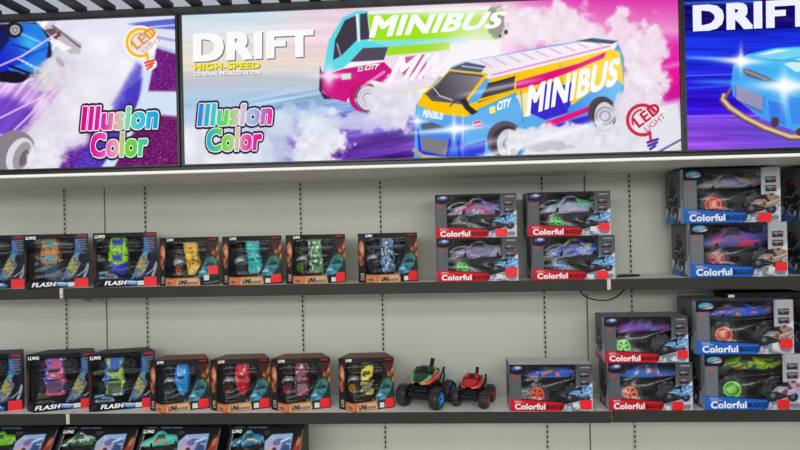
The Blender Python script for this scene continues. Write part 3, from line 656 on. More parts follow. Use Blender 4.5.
def pickup_side(base, c2, c3):
    def f(cv):
        cv.C[:] = base
        for x0, x1 in ((.35, .48), (.51, .65)): cv.poly([(x0, .2), (x0 + .04, .86), (x1, .86), (x1, .2)], K(26, 26, 32))
        cv.poly([(.70, .98), (.70, .1), (.98, .1), (.98, .98)], np.array(base) * .5)
        n = fbm(cv.X * 7, cv.Y * 1.5, 4, 3); cv.mixin(sstep(.5, .55, n) * (cv.Y < .15) * (cv.X > .28), c2)
        n = fbm(cv.X * 9, cv.Y * 2, 14, 3); cv.mixin(sstep(.56, .6, n) * (cv.Y < .15) * (cv.X > .28), c3)
    return f

# ------------------------------------------------------------------ cartons
def tri(u, c): return np.where(u < c, u / c, (1 - u) / (1 - c))
def bulge(P, c):
    return lambda u, v: -P * tri(u, c) * np.where(v < .18, 1., (1 - v) / .82 * .85)
FLAT = lambda u, v: 0 * u
SLANT = lambda u, v: -.16 * (1 - v) + 0 * u
KIND = {  # width, height, depth, front relief, grid
    'flash': (.284, .255, .115, bulge(.048, .16), (104, 92)), 'flash_badge': (.284, .255, .115, bulge(.006, .16), (104, 92)),
    'orange': (.276, .226, .115, bulge(.064, .28), (104, 86)),
    'red': (.364, .197, .15, FLAT, (136, 76)), 'blue': (.415, .240, .205, FLAT, (140, 84)), 'blue_dark': (.415, .240, .205, FLAT, (140, 84)), 'slant': (.37, .21, .10, SLANT, (110, 90))}
def printed_truck(cv, x, y, s, body, hi, dark=K(44, 44, 52)):
    n = fbm(cv.X * 30, cv.Y * 18, 12, 3); x0, y0 = x, y
    """small printed picture of an off-road car"""
    k = 1.55 * s                                             # vertical unit
    def q(u, v): return (x + u * s, y + v * k)
    cv.ell(*q(-.52, -.22), .34 * s, .36 * k, dark); cv.ell(*q(.50, -.30), .27 * s, .30 * k, dark); cv.ell(*q(-.05, -.1), .5 * s, .2 * k, dark)
    m = cv.polymask([q(-.98, .0), q(-.7, .22), q(-.35, .30), q(-.05, .56), q(.55, .62), q(.9, .5), q(1.05, .2), q(.75, -.1), q(.25, -.22), q(-.25, -.02), q(-.6, .12), q(-.85, -.06)])
    cv.mixin(m, body); cv.mixin(m * sstep(.5, .58, n) * .8, hi); cv.mixin(m * sstep(.62, .68, n), np.array(body) * .4)
    cv.poly([q(-.28, .30), q(0, .52), q(.32, .55), q(.25, .28)], K(34, 38, 50)); cv.line(*q(-.9, .02), *q(.0, .06), .07 * s, (.9, .92, .95), .8); cv.line(*q(.3, .0), *q(.98, .28), .08 * s, (.86, .9, .96), .8)
    cv.ell(*q(-.52, -.22), .13 * s, .14 * k, K(110, 112, 120)); cv.ell(*q(.5, -.3), .1 * s, .11 * k, K(100, 102, 110)); cv.line(*q(-.2, -.28), *q(.2, -.32), .06 * s, K(90, 92, 100))
def art_flash(cv, badge):
    u, v = cv.X, cv.Y; cv.C[:] = K(20, 21, 26)
    cv.poly([(.78, 1), (1, 1), (1, .6), (.84, .66)], K(52, 54, 66)); cv.poly([(.79, .9), (.84, .9), (.90, .6), (.80, .66)], K(70, 120, 190)); cv.poly([(.83, .98), (.97, .98), (.97, .945), (.83, .945)], K(196, 34, 44))
    for k in range(5): cv.line(.85, .89 - k * .045, .965 - .02 * (k % 2), .89 - k * .045, .018, K(130, 140, 160))
    cv.poly([(.80, .70), (1, .60), (1, .24), (.84, .12), (.60, .12)], K(26, 32, 54)); cv.line(.62, .2, .84, .68, .07, K(60, 90, 150), .9); cv.line(.72, .70, .92, .64, .04, K(84, 120, 176), .8); cv.line(.93, .2, .99, .42, .05, K(196, 200, 214), .8)
    cv.ell(.765, .40, .095, .26, K(96, 112, 128), -.36); n = vnoise(u * 44, v * 36, 5)
    m = (cv.ellr(.765, .41, .085, .235, -.36) < 1); cv.mixin(m * sstep(.4, .6, n), K(160, 150, 120)); cv.mixin(m * sstep(.66, .75, n), K(190, 182, 80)); cv.mixin((cv.ellr(.755, .40, .045, .09, -.36) < 1) * .75 * sstep(.3, .5, n), K(206, 190, 50)); cv.mixin((cv.ellr(.82, .60, .05, .05) < 1) * .8, K(70, 160, 190))
    cv.line(.60, .14, .70, .30, .035, K(84, 126, 176)); cv.line(.68, .16, .94, .28, .028, K(56, 92, 150)); cv.ell(.88, .30, .05, .09, K(22, 24, 30)); cv.ell(.88, .54, .04, .08, K(22, 24, 30)); cv.line(.84, .22, .97, .34, .02, K(170, 180, 196))
    cv.poly([(0, 0), (1, 0), (1, .13), (0, .13)], K(18, 22, 36)); cv.line(.5, .085, .7, .05, .07, K(70, 120, 190)); cv.ell(.60, .07, .07, .035, K(120, 170, 225)); cv.line(.54, .1, .68, .08, .02, (.9, .95, 1)); cv.line(.02, .03, .1, .1, .03, K(60, 62, 70))
    cv.poly([(0, .13), (.03, .13), (.045, .6), (0, .75)], K(120, 60, 40), .6)
    win = [(.055, .14), (.585, .14), (.66, .34), (.78, .66), (.78, .925), (.22, .925), (.055, .88)]
    if badge:
        win = [(.055, .30), (.10, .33), (.36, .26), (.40, .14), (.585, .14), (.66, .34), (.78, .66), (.78, .925), (.22, .925), (.055, .88)]
        cv.poly([(.07, .15), (.40, .15), (.36, .25), (.12, .31)], K(60, 66, 76)); cv.line(.10, .26, .22, .28, .03, K(110, 170, 225)); cv.line(.12, .18, .36, .18, .035, K(160, 176, 190)); cv.line(.2, .24, .34, .21, .03, K(130, 150, 170))
    cv.hole = cv.polymask(win, 1e-4) > .5
def art_orange(cv):
    u, v = cv.X, cv.Y; cv.C[:] = K(28, 24, 26)
    cv.poly([(.0, .22), (.11, .22), (.12, .9), (0, .95)], K(52, 34, 32)); n = fbm(u * 14, v * 6, 3, 3)
    cv.mixin((cv.ellr(.055, .60, .05, .26) < 1) * sstep(.3, .6, n), K(196, 112, 84)); cv.mixin((cv.ellr(.06, .68, .03, .14) < 1) * sstep(.45, .7, n), K(220, 160, 120)); cv.poly([(.0, .2), (.12, .2), (.12, .3), (0, .34)], K(40, 36, 36))
    cv.poly([(.80, .9), (1, .9), (1, .5), (.90, .5)], K(66, 40, 34)); cv.ell(.80, .22, .03, .035, K(24, 26, 28)); cv.ell(.93, .44, .025, .05, K(24, 26, 28)); m = (1 - sstep(.5, 1.1, cv.ellr(.91, .68, .08, .24, -.3))); cv.mixin(m * sstep(.3, .6, n), K(196, 110, 66)); cv.mixin(m * sstep(.5, .75, n), K(226, 186, 130)); cv.poly([(.93, .5), (1, .66), (1, .4), (.95, .36)], K(214, 130, 60))
    cv.poly([(.84, .975), (.96, .975), (.96, .945), (.84, .945)], K(190, 30, 36))
    cv.poly([(.60, .16), (.72, .40), (.80, .60), (.90, .64), (.99, .5), (1, .2), (.92, .12)], K(38, 54, 58)); cv.polygrad([(.66, .17), (.72, .34), (.80, .55), (.90, .60), (.97, .50), (.93, .34), (.82, .18)], K(84, 168, 200), K(72, 120, 92), (.7, .2), (.88, .6))
    cv.poly([(.77, .38), (.92, .40), (.92, .46), (.80, .46)], K(30, 40, 44)); cv.ell(.73, .26, .05, .045, K(150, 210, 226)); cv.mixin(cv.polymask([(.66, .17), (.72, .34), (.80, .55), (.90, .60), (.97, .50), (.93, .34), (.82, .18)]) * sstep(.5, .6, fbm(u * 26, v * 22, 7, 3)) * .7, K(36, 84, 96)); cv.line(.66, .14, .60, .22, .02, K(120, 130, 130))
    cv.polygrad([(.12, 0), (.74, 0), (.68, .17), (.12, .17)], K(206, 112, 70), K(226, 140, 60), (.1, .1), (.7, .1)); cv.poly([(.15, .03), (.28, .03), (.28, .13), (.15, .13)], K(222, 150, 120)); cv.ell(.21, .07, .05, .03, K(120, 100, 90)); cv.poly([(.33, .02), (.70, .02), (.66, .14), (.36, .14)], K(214, 190, 160))
    for k in range(6): cv.line(.50 + k * .03, .035, .51 + k * .03, .075, .014, K(40, 36, 34))
    cv.poly([(.70, 0), (1, 0), (1, .14), (.70, .14)], K(36, 34, 38)); cv.line(.78, .04, .98, .07, .04, K(90, 110, 90))
    cv.poly([(0, 0), (.12, 0), (.12, .2), (0, .22)], K(34, 28, 28))
    cv.hole = cv.polymask([(.125, .20), (.60, .20), (.68, .36), (.78, .62), (.80, .91), (.26, .91), (.125, .88)], 1e-4) > .5
def art_colorful(cv, band, hi, light):
    u, v = cv.X, cv.Y; g = K(92, 98, 102) if not light else K(112, 118, 124); cv.C[:] = K(30, 31, 35)
    cv.poly([(0, .2), (.14, .2), (.14, .8), (0, .8)], g)
    cv.poly([(.04, .70), (.085, .70), (.085, .74), (.04, .74)], hi); cv.poly([(.045, .63), (.09, .63), (.09, .65), (.045, .65)], np.array(hi) * .8)
    cv.polygrad([(.80, 1), (1, 1), (1, .3), (.80, .3)], K(72, 76, 80) if not light else K(150, 156, 160), K(112, 116, 120) if not light else K(196, 200, 204), (.9, 1), (.9, .4))
    if light: cv.poly([(.83, 1), (1, 1), (1, .3), (.83, .3)], K(176, 180, 184))
    for zz in ((.72, .83), (.56, .67)):
        cv.poly([(.845, zz[0]), (.955, zz[0]), (.955, zz[1]), (.845, zz[1])], K(46, 34, 40)); cv.ell(.885, sum(zz) / 2, .03, .028, K(110, 112, 124)); cv.ell(.935, sum(zz) / 2 + .01, .014, .025, K(150, 44, 54)); cv.line(.86, sum(zz) / 2 + .03, .94, sum(zz) / 2 + .02, .012, K(196, 198, 206)); cv.ell(.87, zz[0] + .02, .016, .022, K(20, 20, 24))
    cv.line(.87, .93, .965, .93, .022, K(170, 174, 178)); cv.poly([(.93, .5), (1, .62), (1, .2), (.9, .2)], K(222, 224, 230))
    # smoky white corner with the printed car
    cv.poly([(.56, 0), (1, 0), (1, .34), (.84, .22), (.66, .14)], K(206, 210, 218)); n = fbm(u * 18, v * 12, 6, 3); cv.mixin(cv.polymask([(.56, 0), (1, 0), (1, .34), (.84, .2), (.66, .14)]) * sstep(.45, .7, n), K(120, 126, 140))
    if light and not np.allclose(hi, K(206, 92, 96)): printed_truck(cv, .80, .33, .20, K(150, 140, 132), K(206, 120, 80))
    elif light: printed_truck(cv, .80, .33, .20, K(180, 170, 190), K(170, 60, 80))
    else: printed_truck(cv, .82, .36, .19, K(84, 150, 214), K(206, 226, 240))
    # band with the product name
    cv.poly([(0, 0), (.62, 0), (.66, .10), (.64, .18), (0, .27)], band); cv.poly([(.60, .03), (.645, .03), (.655, .15), (.64, .17)], np.array(band) * .5, .7)
    cv.line(.055, .215, .13, .21, .014, (.95, .8, .8)); cv.line(.055, .185, .17, .18, .011, (.95, .8, .8))
    # picture badge in the top corner
    if light:
        cv.poly([(.0, .79), (.205, .79), (.20, 1), (0, 1)], K(18, 26, 40)); cv.ell(.10, .90, .075, .06, K(70, 170, 200), .1); cv.ell(.13, .88, .05, .035, K(200, 214, 220)); cv.line(.05, .86, .17, .90, .025, K(190, 80, 60))
    else:
        cv.ell(.09, .90, .125, .125, K(130, 34, 50)); cv.ell(.09, .905, .115, .115, K(22, 22, 36)); cv.ell(.09, .92, .07, .05, K(90, 96, 150), .2); cv.ell(.10, .93, .035, .03, K(190, 200, 226)); cv.line(.04, .88, .15, .90, .02, K(60, 70, 160))
    win = [(.14, .265), (.60, .20), (.66, .30), (.80, .48), (.80, .965), (.215, .965), (.20, .80), (.14, .76)]
    cv.hole = cv.polymask(win, 1e-4) > .5
def art_slant(cv):
    u, v = cv.X, cv.Y; cv.C[:] = K(24, 24, 28)
    cv.polygrad([(.52, .0), (.86, .0), (.86, .88), (.58, .86), (.50, .74)], K(126, 160, 206), K(170, 196, 226), (.6, .1), (.75, .9)); n = fbm(u * 9, v * 7, 8, 3); cv.mixin(cv.polymask([(.52, 0), (.86, 0), (.86, .88), (.58, .86)]) * sstep(.46, .6, n) * .75, K(62, 92, 150)); n2 = fbm(u * 16, v * 16, 18, 3); cv.mixin(cv.polymask([(.52, 0), (.86, 0), (.86, .88), (.58, .86)]) * sstep(.55, .65, n2) * .8, K(206, 216, 232))
    cv.ell(.63, .66, .09, .12, K(184, 168, 206), .3); cv.ell(.60, .56, .08, .09, K(206, 176, 170)); cv.ell(.66, .72, .05, .05, K(120, 110, 160)); cv.poly([(.58, .86), (.86, .88), (.86, .78), (.62, .8)], K(150, 186, 226)); cv.line(.72, .74, .82, .80, .03, K(226, 232, 242)); cv.poly([(.70, .5), (.84, .56), (.84, .68), (.76, .7)], K(60, 84, 130)); cv.ell(.64, .60, .03, .04, K(70, 50, 80))
    cv.poly([(.86, 0), (1, 0), (1, .9), (.92, .86), (.86, .6)], K(66, 32, 30)); cv.ell(.94, .6, .05, .2, K(150, 60, 44), -.25); cv.ell(.95, .74, .025, .08, K(196, 120, 80), -.2); cv.line(.99, .0, .99, .95, .012, K(120, 122, 120))
    cv.line(.045, 0, .045, .86, .012, K(176, 178, 176)); cv.poly([(0, .0), (.04, .0), (.04, .85), (0, .9)], K(44, 44, 46))
    for q, c in ((.30, K(110, 140, 200)), (.44, K(140, 150, 196)), (.12, K(120, 124, 136))): cv.line(q - .05, .985, q + .06, .985, .022, c, .8)
    cv.hole = cv.polymask([(.06, .05), (.53, .05), (.50, .74), (.46, .88), (.06, .88)], 1e-4) > .5
_FM = {}
def box_front(kind):
    w, h, d, rel, (nu, nv) = KIND[kind]
    us = np.linspace(0, 1, nu); vs = np.linspace(0, 1, nv); U, V = np.meshgrid(us, vs)
    cv = Cv(U, V, .008)
    if kind.startswith('flash'): art_flash(cv, kind == 'flash_badge')
    elif kind == 'orange': art_orange(cv)
    elif kind == 'red': art_colorful(cv, K(206, 28, 44), K(206, 60, 90), False)
    elif kind == 'blue': art_colorful(cv, K(36, 104, 200), K(206, 96, 70), True)
    elif kind == 'blue_dark': art_colorful(cv, K(36, 104, 200), K(206, 92, 96), True)
    else: art_slant(cv)
    P = np.stack([(U - .5) * w, rel(U, V), V * h], -1)
    o = grid_mesh('printed_front', P, cv.C, M['print'], None, cv.hole); me = o.data; bpy.data.objects.remove(o); return me
def side_print(w, h, d, band):
    ys = np.linspace(0, 1, 40); vs = np.linspace(0, 1, 50); U, V = np.meshgrid(ys, vs)   # 0 = back edge, 1 = front edge
    cv = Cv(U, V, .012); cv.C[:] = K(92, 96, 98); n = fbm(U * 6, V * 7, 5, 3)
    cv.poly([(0, .25), (.35, .3), (.8, .2), (.8, 0), (0, 0)], K(70, 80, 110)); cv.mixin((V < .3) * sstep(.45, .62, n), K(196, 204, 220)); cv.mixin((V < .12) * (U < .5) * .8, band)
    for x, y, s in ((.36, .45, .26), (.55, .30, .2)): printed_truck(cv, x, y, s, K(30, 30, 36), K(54, 54, 64), K(14, 14, 16))
    cv.ell(.38, .70, .14, .1, K(44, 32, 36)); cv.ell(.40, .72, .06, .04, K(150, 60, 60)); cv.poly([(.84, 0), (1, 0), (1, 1), (.84, 1)], K(176, 180, 182)); cv.poly([(.84, 0), (1, 0), (1, .25), (.84, .3)], K(150, 176, 210)); cv.line(.92, .45, .92, .85, .06, K(110, 112, 116))
    return np.stack([np.full(U.shape, -w / 2 - .0004), d * (1 - U), V * h], -1), cv.C
def carton(kind, loc, rz, label, group, build_car, stickers=((.79, .0, .99, .17),), whites=(), zs=1., top=None):
    w, h, d, rel, _ = KIND[kind]
    t = empty('toy_car_carton', loc, rz, label=label, cat='toy box', group=group)
    def surf(u, v, off=0.):
        u = np.asarray(u, float); v = np.asarray(v, float); return np.stack([(u - .5) * w, rel(u, v) + off, v * h * zs], -1)
    shellcol = {'f': K(24, 25, 30), 'o': K(44, 34, 32), 'r': K(120, 124, 124), 'b': K(112, 116, 118), 's': K(36, 38, 44)}[kind[0]]
    H = h * zs
    if kind not in _FM: _FM[kind] = box_front(kind)
    fr = link('printed_front', _FM[kind], t); fr.scale = (1, 1, zs)
    b = MB(); x = w / 2 - .0004; nb = 24; uu = np.linspace(0, 1, nb); fy = rel(uu, uu * 0); ty = rel(uu, uu * 0 + 1)
    f0, f1 = float(rel(np.array(0.), np.array(0.))), float(rel(np.array(0.), np.array(1.)))
    tp = .046 if kind[0] in 'fo' else 0.; xb = x - tp            # small cartons narrow towards the back
    b.add([(-x, f0, 0), (-x, f1, H), (-xb, d, H), (-xb, d, 0), (x, f0, 0), (x, f1, H), (xb, d, H), (xb, d, 0)], [(0, 1, 2, 3), (7, 6, 5, 4), (3, 2, 6, 7)], 0, shellcol)
    b.add([((q - .5) * 2 * x, y, .0) for q, y in zip(uu, fy)] + [(xb, d, .0), (-xb, d, .0)], [tuple(range(nb + 2))[::-1]], 0, shellcol)
    tc = {'o': K(118, 76, 58), 'f': K(40, 42, 50)}.get(kind[0], np.array(shellcol) * 1.0)
    b.add([((q - .5) * 2 * x, y, H) for q, y in zip(uu, ty)] + [(xb, d, H), (-xb, d, H)], [tuple(range(nb + 2))], 0, tc if top is None else top)
    b.build('outer_shell', M['print'], t)
    if kind[0] in 'rb' :
        P, C = side_print(w, H, d, K(36, 104, 200) if kind[0] == 'b' else K(206, 28, 44)); grid_mesh('side_print', P, C, M['print'], t)
    b = MB(); i = .006
    ib = [(-x + i, f0 + i, i), (x - i, f0 + i, i), (xb - i, d - .012, i), (-xb + i, d - .012, i), (-x + i, f1 + i, H - i), (x - i, f1 + i, H - i), (xb - i, d - .012, H - i), (-xb + i, d - .012, H - i)]
    b.add(ib, [(0, 3, 2, 1), (4, 5, 6, 7), (1, 2, 6, 5), (2, 3, 7, 6), (3, 0, 4, 7)]); b.build('inner_tray', M['traygrey'] if kind[0] in 'rb' else M['tray'], t)
    if kind[0] in 'fo':   # silver blister between the near wheels
        b = MB(); cx, cz = -.265 * w, .50 * H; rs = [(.028, .100), (.025, .072), (.018, .062)]
        n = 20; vs = [(cx + r * 1.1 * math.cos(2 * PI * k / n), y, cz - .01 + r * .9 * math.sin(2 * PI * k / n)) for r, y in rs for k in range(n)]
        b.add(vs, [(j * n + k, j * n + (k + 1) % n, (j + 1) * n + (k + 1) % n, (j + 1) * n + k) for j in range(2) for k in range(n)] + [tuple(range(2 * n, 3 * n))], 0, smooth=True); b.build('silver_blister', M['silver'], t)
    gu = np.linspace(.05 if kind[0] != 'o' else .11, .82, 14); gv = np.linspace(.12, .97, 10) if kind[0] != 's' else np.linspace(.03, .9, 10); U, V = np.meshgrid(gu, gv)
    P = surf(U, V, .0025); grid_mesh('window_film', P, np.ones(P.shape), M['crinkle'] if kind[0] in 'rb' else M['film'], t)
    def patch(name, r, mat, off):
        U, V = np.meshgrid(np.linspace(r[0], r[2], 4), np.linspace(r[1], r[3], 4)); P = surf(U, V, off)
        Q = np.concatenate([P, P], 0); return grid_mesh(name, P, np.ones(P.shape), mat, t)
    for r in stickers: patch('price_sticker', r, M['red'], -.0016)
    for r in whites: patch('barcode_sticker', r, M['white'], -.0014)
    tx = []
    if kind[0] == 'f': tx = [('FLASH', rectq(.175, .035, .52, .115), W, dict(off=.04, shear=.25)), ('LLWO', rectq(.03, .905, .19, .965), W, dict(off=.05))]
    if kind == 'flash_badge': tx.append(('FLASH', [(.14, .165), (.34, .165), (.34, .215), (.14, .225)], K(30, 34, 44), dict(off=.03, shear=.2)))
    if kind == 'orange': tx = [('UNI', rectq(.37, .03, .50, .125), K(36, 32, 32), dict(off=.05, shear=.3)), ('LLWO', rectq(.13, .925, .24, .98), W, dict(off=.05)), ('CAR', [(.095, .05), (.095, .2), (.035, .2), (.035, .05)], K(200, 190, 180), dict(off=.03))]
    if kind[0] in 'rb': tx = [('Colorful', rectq(.055, .035, .425, .165), (.97, .97, .97), dict(off=.04)), ('BUGGY', rectq(.44, .05, .625, .135), K(18, 26, 56) if kind[0] == 'b' else K(44, 8, 18), dict(off=.03))]
    if kind[0] == 's': tx = [('LLWO', rectq(.03, .89, .165, .95), W, dict(off=.05))]
    for s, q, c, kw in tx:
        b = MB(); p, f, _ = text_quad(s, q, **kw); nb = len(text_raw(s, (0, 0), kw.get('shear', 0.))[0]); S = surf(p[:, 0], p[:, 1], -.0010); S[:, 1] -= (np.arange(len(p)) // nb) * 6e-5; b.add(S, f, 0, c); b.build('lettering', M['print'], t)
    build_car(t, w, H, d)
    return t

# ------------------------------------------------------------------ goods on the shelves
R = math.radians
G_US, G_LS, G_B = 'small windowed cartons on the upper shelf', 'small windowed cartons on the lower shelf', 'slant-front cartons on the base shelf'
G_R, G_BL = 'red-banded car cartons', 'blue-banded car cartons'
def tc(style, paint, hub, dx=None, tilt=0.):
    def f(t, w, h, d):
        if w > .28: top_car(t, 'oval' if style == 'shell' else style, paint, hub, (-.040 if dx is None else dx, .052, h * .565), L=.185, wd=.094, tilt=tilt, r=.036, wo=.058)
        else: top_car(t, style, paint, hub, ((-.006 if dx is None else dx) + .007, .052, h * .565), L=.160, wd=.072, tilt=tilt, r=.037, wo=.068)
    return f
BLK = K(66, 66, 70)
y0 = -.24; y1 = -.222
st_o = ((.82, .03, .985, .20),)
carton('flash', (-2.1063, y0, ZU), R(13), 'black and blue carton beyond the orange spotted car, only its printed end showing', G_US, tc('shell', spotted(K(200, 200, 60), K(60, 90, 180), K(80, 160, 190)), BLK))
carton('flash', (-1.7912, y0, ZU), R(13), 'black and blue carton with an orange spotted car with teal windows', G_US, tc('shell', spotted(K(186, 124, 66), K(214, 132, 40), K(70, 166, 180), K(48, 84, 116), seed=2), BLK), whites=((.69, .02, .785, .10),))
carton('flash_badge', (-1.4557, y0, ZU), R(13), 'black and blue carton on the upper shelf with a lime spotted car with blue windows', G_US, tc('shell', spotted(K(176, 222, 30), K(120, 196, 34), K(50, 80, 200), K(34, 54, 190), seed=5), BLK), whites=((.69, .02, .785, .10),))
carton('orange', (-1.1542, y1, ZU), R(6), 'orange-banded carton with a golden yellow car', G_US, tc('pickup', splash(K(226, 164, 30), K(244, 210, 90), K(80, 56, 24), seed=3, th=.56, t3=.67), K(214, 110, 30), -.004, -.16), stickers=((.83, .22, .985, .40),), whites=((.76, .1, .84, .2),))
carton('orange', (-0.8523, y1, ZU), R(6), 'orange-banded carton with a teal car splashed with white', G_US, tc('pickup', splash(K(20, 160, 160), K(30, 190, 186), K(206, 232, 232), seed=6, t3=.68), K(40, 84, 90), -.006, -.12), stickers=st_o, whites=((.73, .03, .81, .12),))
carton('orange', (-0.5505, y1, ZU), R(6), 'orange-banded carton with a car in green, black and white camouflage', G_US, tc('pickup', splash(K(66, 140, 70), K(30, 36, 32), K(206, 224, 206), seed=9, sc=4), K(110, 160, 30), -.012, -.06), stickers=((.84, .02, .985, .21),), whites=((.76, .03, .83, .12),))
carton('orange', (-0.2128, y1, ZU), R(6), 'orange-banded carton with a car in pale blue and black camouflage', G_US, tc('pickup', splash(K(70, 130, 180), K(30, 38, 50), K(206, 222, 234), seed=12, sc=4), K(34, 74, 80), -.008, -.06), stickers=((.84, .02, .985, .22),), whites=((.76, .03, .83, .12),))

def sc_(style, paint, hub, dx=.02, wing=None, yaw=0., big=False, thin=False):
    def f(t, w, h, d):
        L, hd, Hf = (.33, .052, .090) if big else (.285, .036, .074)
        if thin: side_car(t, style, paint, hub, (dx, d / 2, h * .67), L=L * .95, r=h * .27, H=h * .27, hd=hd - .004, wing=wing, yaw=yaw, wz=-h * .33, spokes=0 if big else 5)
        else: side_car(t, style, paint, hub, (dx, d / 2, h * .56), L=L, r=.058 if big else .048, H=Hf, hd=hd, wing=wing, yaw=yaw, wz=-.054 if big else -.050)
    return f
yr = -.285; st_r = ((.755, .02, .905, .19),); st_r2 = ((.84, .09, .985, .30),)
h = .197
carton('red', (.195, yr, ZU), 0, 'lower red-banded carton with a grey and lilac car and green wheel', G_R, sc_('buggy', livery(K(120, 126, 150), K(176, 176, 200), K(170, 60, 140), seed=3), K(60, 200, 50), .02, K(70, 80, 120)), stickers=st_r2, whites=((.73, .06, .81, .16),), zs=1.0)
carton('red', (.193, yr, ZU + h), 0, 'upper red-banded carton with a lilac and white car and dark wheels', G_R, sc_('buggy', livery(K(120, 124, 190), K(206, 206, 220), K(206, 40, 90), seed=7), K(60, 50, 60), .02, K(110, 110, 200)), stickers=((.74, .02, .88, .20),))
carton('red', (.622, yr, ZU), 0, 'lower red-banded carton with a blue car trimmed in yellow', G_R, sc_('buggy', livery(K(70, 90, 190), K(160, 176, 220), K(226, 206, 40), seed=11), K(80, 130, 190), .03, K(90, 110, 200)), stickers=((.77, .02, .91, .20),), whites=((.67, .03, .74, .12),))
carton('red', (.607, yr, ZU + h), 0, 'upper red-banded carton with a pale violet car, green spoiler and green wheel', G_R, sc_('buggy', livery(K(150, 160, 206), K(196, 176, 214), K(60, 206, 50), seed=15), K(50, 206, 60), .03, K(40, 200, 40)), stickers=((.85, .10, .985, .28),), whites=((.75, .1, .83, .2),))
st_b = ((.73, .0, .87, .17),)
carton('blue', (1.338, yr, ZU), 0, 'blue-banded carton with a purple-blue car and red wheel', G_BL, sc_('buggy', livery(K(76, 84, 170), K(130, 90, 180), K(206, 60, 90), seed=4), K(196, 50, 60), .02, K(90, 100, 190), big=True), stickers=((.87, .10, .99, .27),), whites=((.80, .1, .86, .18),))
carton('blue', (1.314, yr, ZU + .240), 0, 'blue-banded carton with a silver and orange car, nearest the canopy', G_BL, sc_('buggy', livery(K(150, 152, 160), K(196, 150, 130), K(80, 100, 180), seed=6), K(240, 90, 30), .03, K(160, 160, 170), big=True, thin=True), stickers=((.765, .0, .90, .17),))
for z in (ZU, ZU + .240):
    carton('blue', (1.842, yr, z), 0, 'dark-sided blue-banded carton next to the silver car stack, ' + ('lower of the pair' if z == ZU else 'upper of the pair'), G_BL, sc_('buggy', livery(K(90, 90, 100), K(60, 60, 70), K(160, 60, 60), seed=2), K(120, 40, 40), big=True))

# lower shelf
carton('flash', (-2.1297, y0, ZL), R(10), 'black and blue carton beyond the pink and blue pickup, only its printed end showing', G_LS, tc('shell', spotted(K(200, 200, 60), K(60, 90, 180), K(80, 160, 190)), BLK), zs=1.06)
t = carton('flash', (-1.802, -.205, ZL), R(11), 'black and blue carton turned at an angle, with a pink and blue pickup', G_LS, tc('pickup', pickup(K(206, 80, 130), K(70, 80, 206), K(50, 46, 60)), BLK), zs=1.04, whites=((.69, .02, .785, .10),)); t.scale = (1.10, 1, 1)
t = carton('flash_badge', (-1.492, -.222, ZL), R(17), 'black and blue carton with a lime and blue pickup', G_LS, tc('pickup', pickup(K(150, 206, 40), K(60, 110, 200), K(36, 40, 48), 5, stripe=K(50, 90, 190)), BLK), zs=1.055, whites=((.69, .02, .785, .10),)); t.scale = (1.04, 1, 1)
for x, rz, lab, pt, hub, style in ((-1.2135, 6, 'orange-banded carton with a sky blue car', splash(K(24, 140, 222), K(60, 170, 238), K(206, 230, 244), seed=2, slit=K(30, 40, 60), th=.6, t3=.70), K(30, 70, 110), 'shell'),
                       (-0.9209, 6, 'orange-banded carton with a bright red car', splash(K(206, 24, 44), K(226, 50, 60), K(236, 200, 200), seed=4, slit=K(60, 14, 20), th=.6, t3=.70), K(130, 20, 36), 'shell'),
                       (-0.6344, 5, 'orange-banded carton with a dark red and white patterned car', pickup(K(170, 40, 56), K(70, 30, 36), K(110, 100, 104), 3, 3.4), K(190, 40, 60), 'pickup'),
                       (-0.3254, 4, 'orange-banded carton with a yellow and black car', pickup(K(230, 214, 40), K(40, 38, 34), K(70, 74, 90), 8, 3.4), K(214, 160, 20), 'pickup')):
    t = carton('orange', (x, y1, ZL), R(rz), lab + ' on the lower shelf', G_LS, tc(style, pt, hub), zs=1.035, stickers=((.83, .02, .985, .20),), whites=((.735, .03, .815, .13),))
    if x > -.4: t.scale = (.93, 1, 1)
carton('red', (.510, yr, ZL), R(-1), 'red-banded carton standing alone beside the small red monster truck', G_R, sc_('buggy', livery(K(30, 90, 206), K(50, 110, 220), K(236, 130, 30), seed=5), K(226, 84, 50), .025, K(30, 90, 206), thin=True), zs=1.06, stickers=((.845, .04, .985, .24),), whites=((.76, .09, .83, .18),), top=K(206, 204, 200))
carton('red', (.945, yr, ZL), 0, 'red-banded carton with a blue pickup, under the purple pickup carton', G_R, sc_('truck', pickup_side(K(40, 110, 206), K(206, 70, 90), K(220, 220, 230)), K(236, 110, 60), .0, thin=True), zs=1.08, stickers=((.755, .0, .885, .19),), whites=((.68, .02, .73, .1),))
carton('red', (.931, yr, ZL + .197 * 1.08), 0, 'red-banded carton with a purple pickup with a lime wheel', G_R, sc_('truck', pickup_side(K(130, 56, 170), K(60, 150, 130), K(80, 90, 206)), K(100, 220, 60), -.01, thin=True), zs=1.035, stickers=((.865, .09, .99, .27),), whites=((.80, .03, .86, .1),))
carton('blue_dark', (1.387, yr, ZL), 0, 'blue-banded carton with a lime green car and lime wheel', G_BL, sc_('buggy', livery(K(130, 196, 40), K(60, 70, 50), K(206, 190, 50), seed=8), K(120, 220, 50), .02, K(60, 66, 60), big=True, thin=True), zs=1.025, stickers=((.745, .02, .865, .19),))
carton('blue', (1.356, yr, ZL + .246), 0, 'blue-banded carton with a blue and yellow car and an orange wheel', G_BL, sc_('buggy', livery(K(40, 80, 206), K(50, 100, 220), K(226, 150, 60), seed=10), K(240, 100, 50), .02, K(40, 70, 200), big=True, thin=True), zs=.99, stickers=((.855, .10, .985, .28),), whites=((.775, .1, .84, .2),))
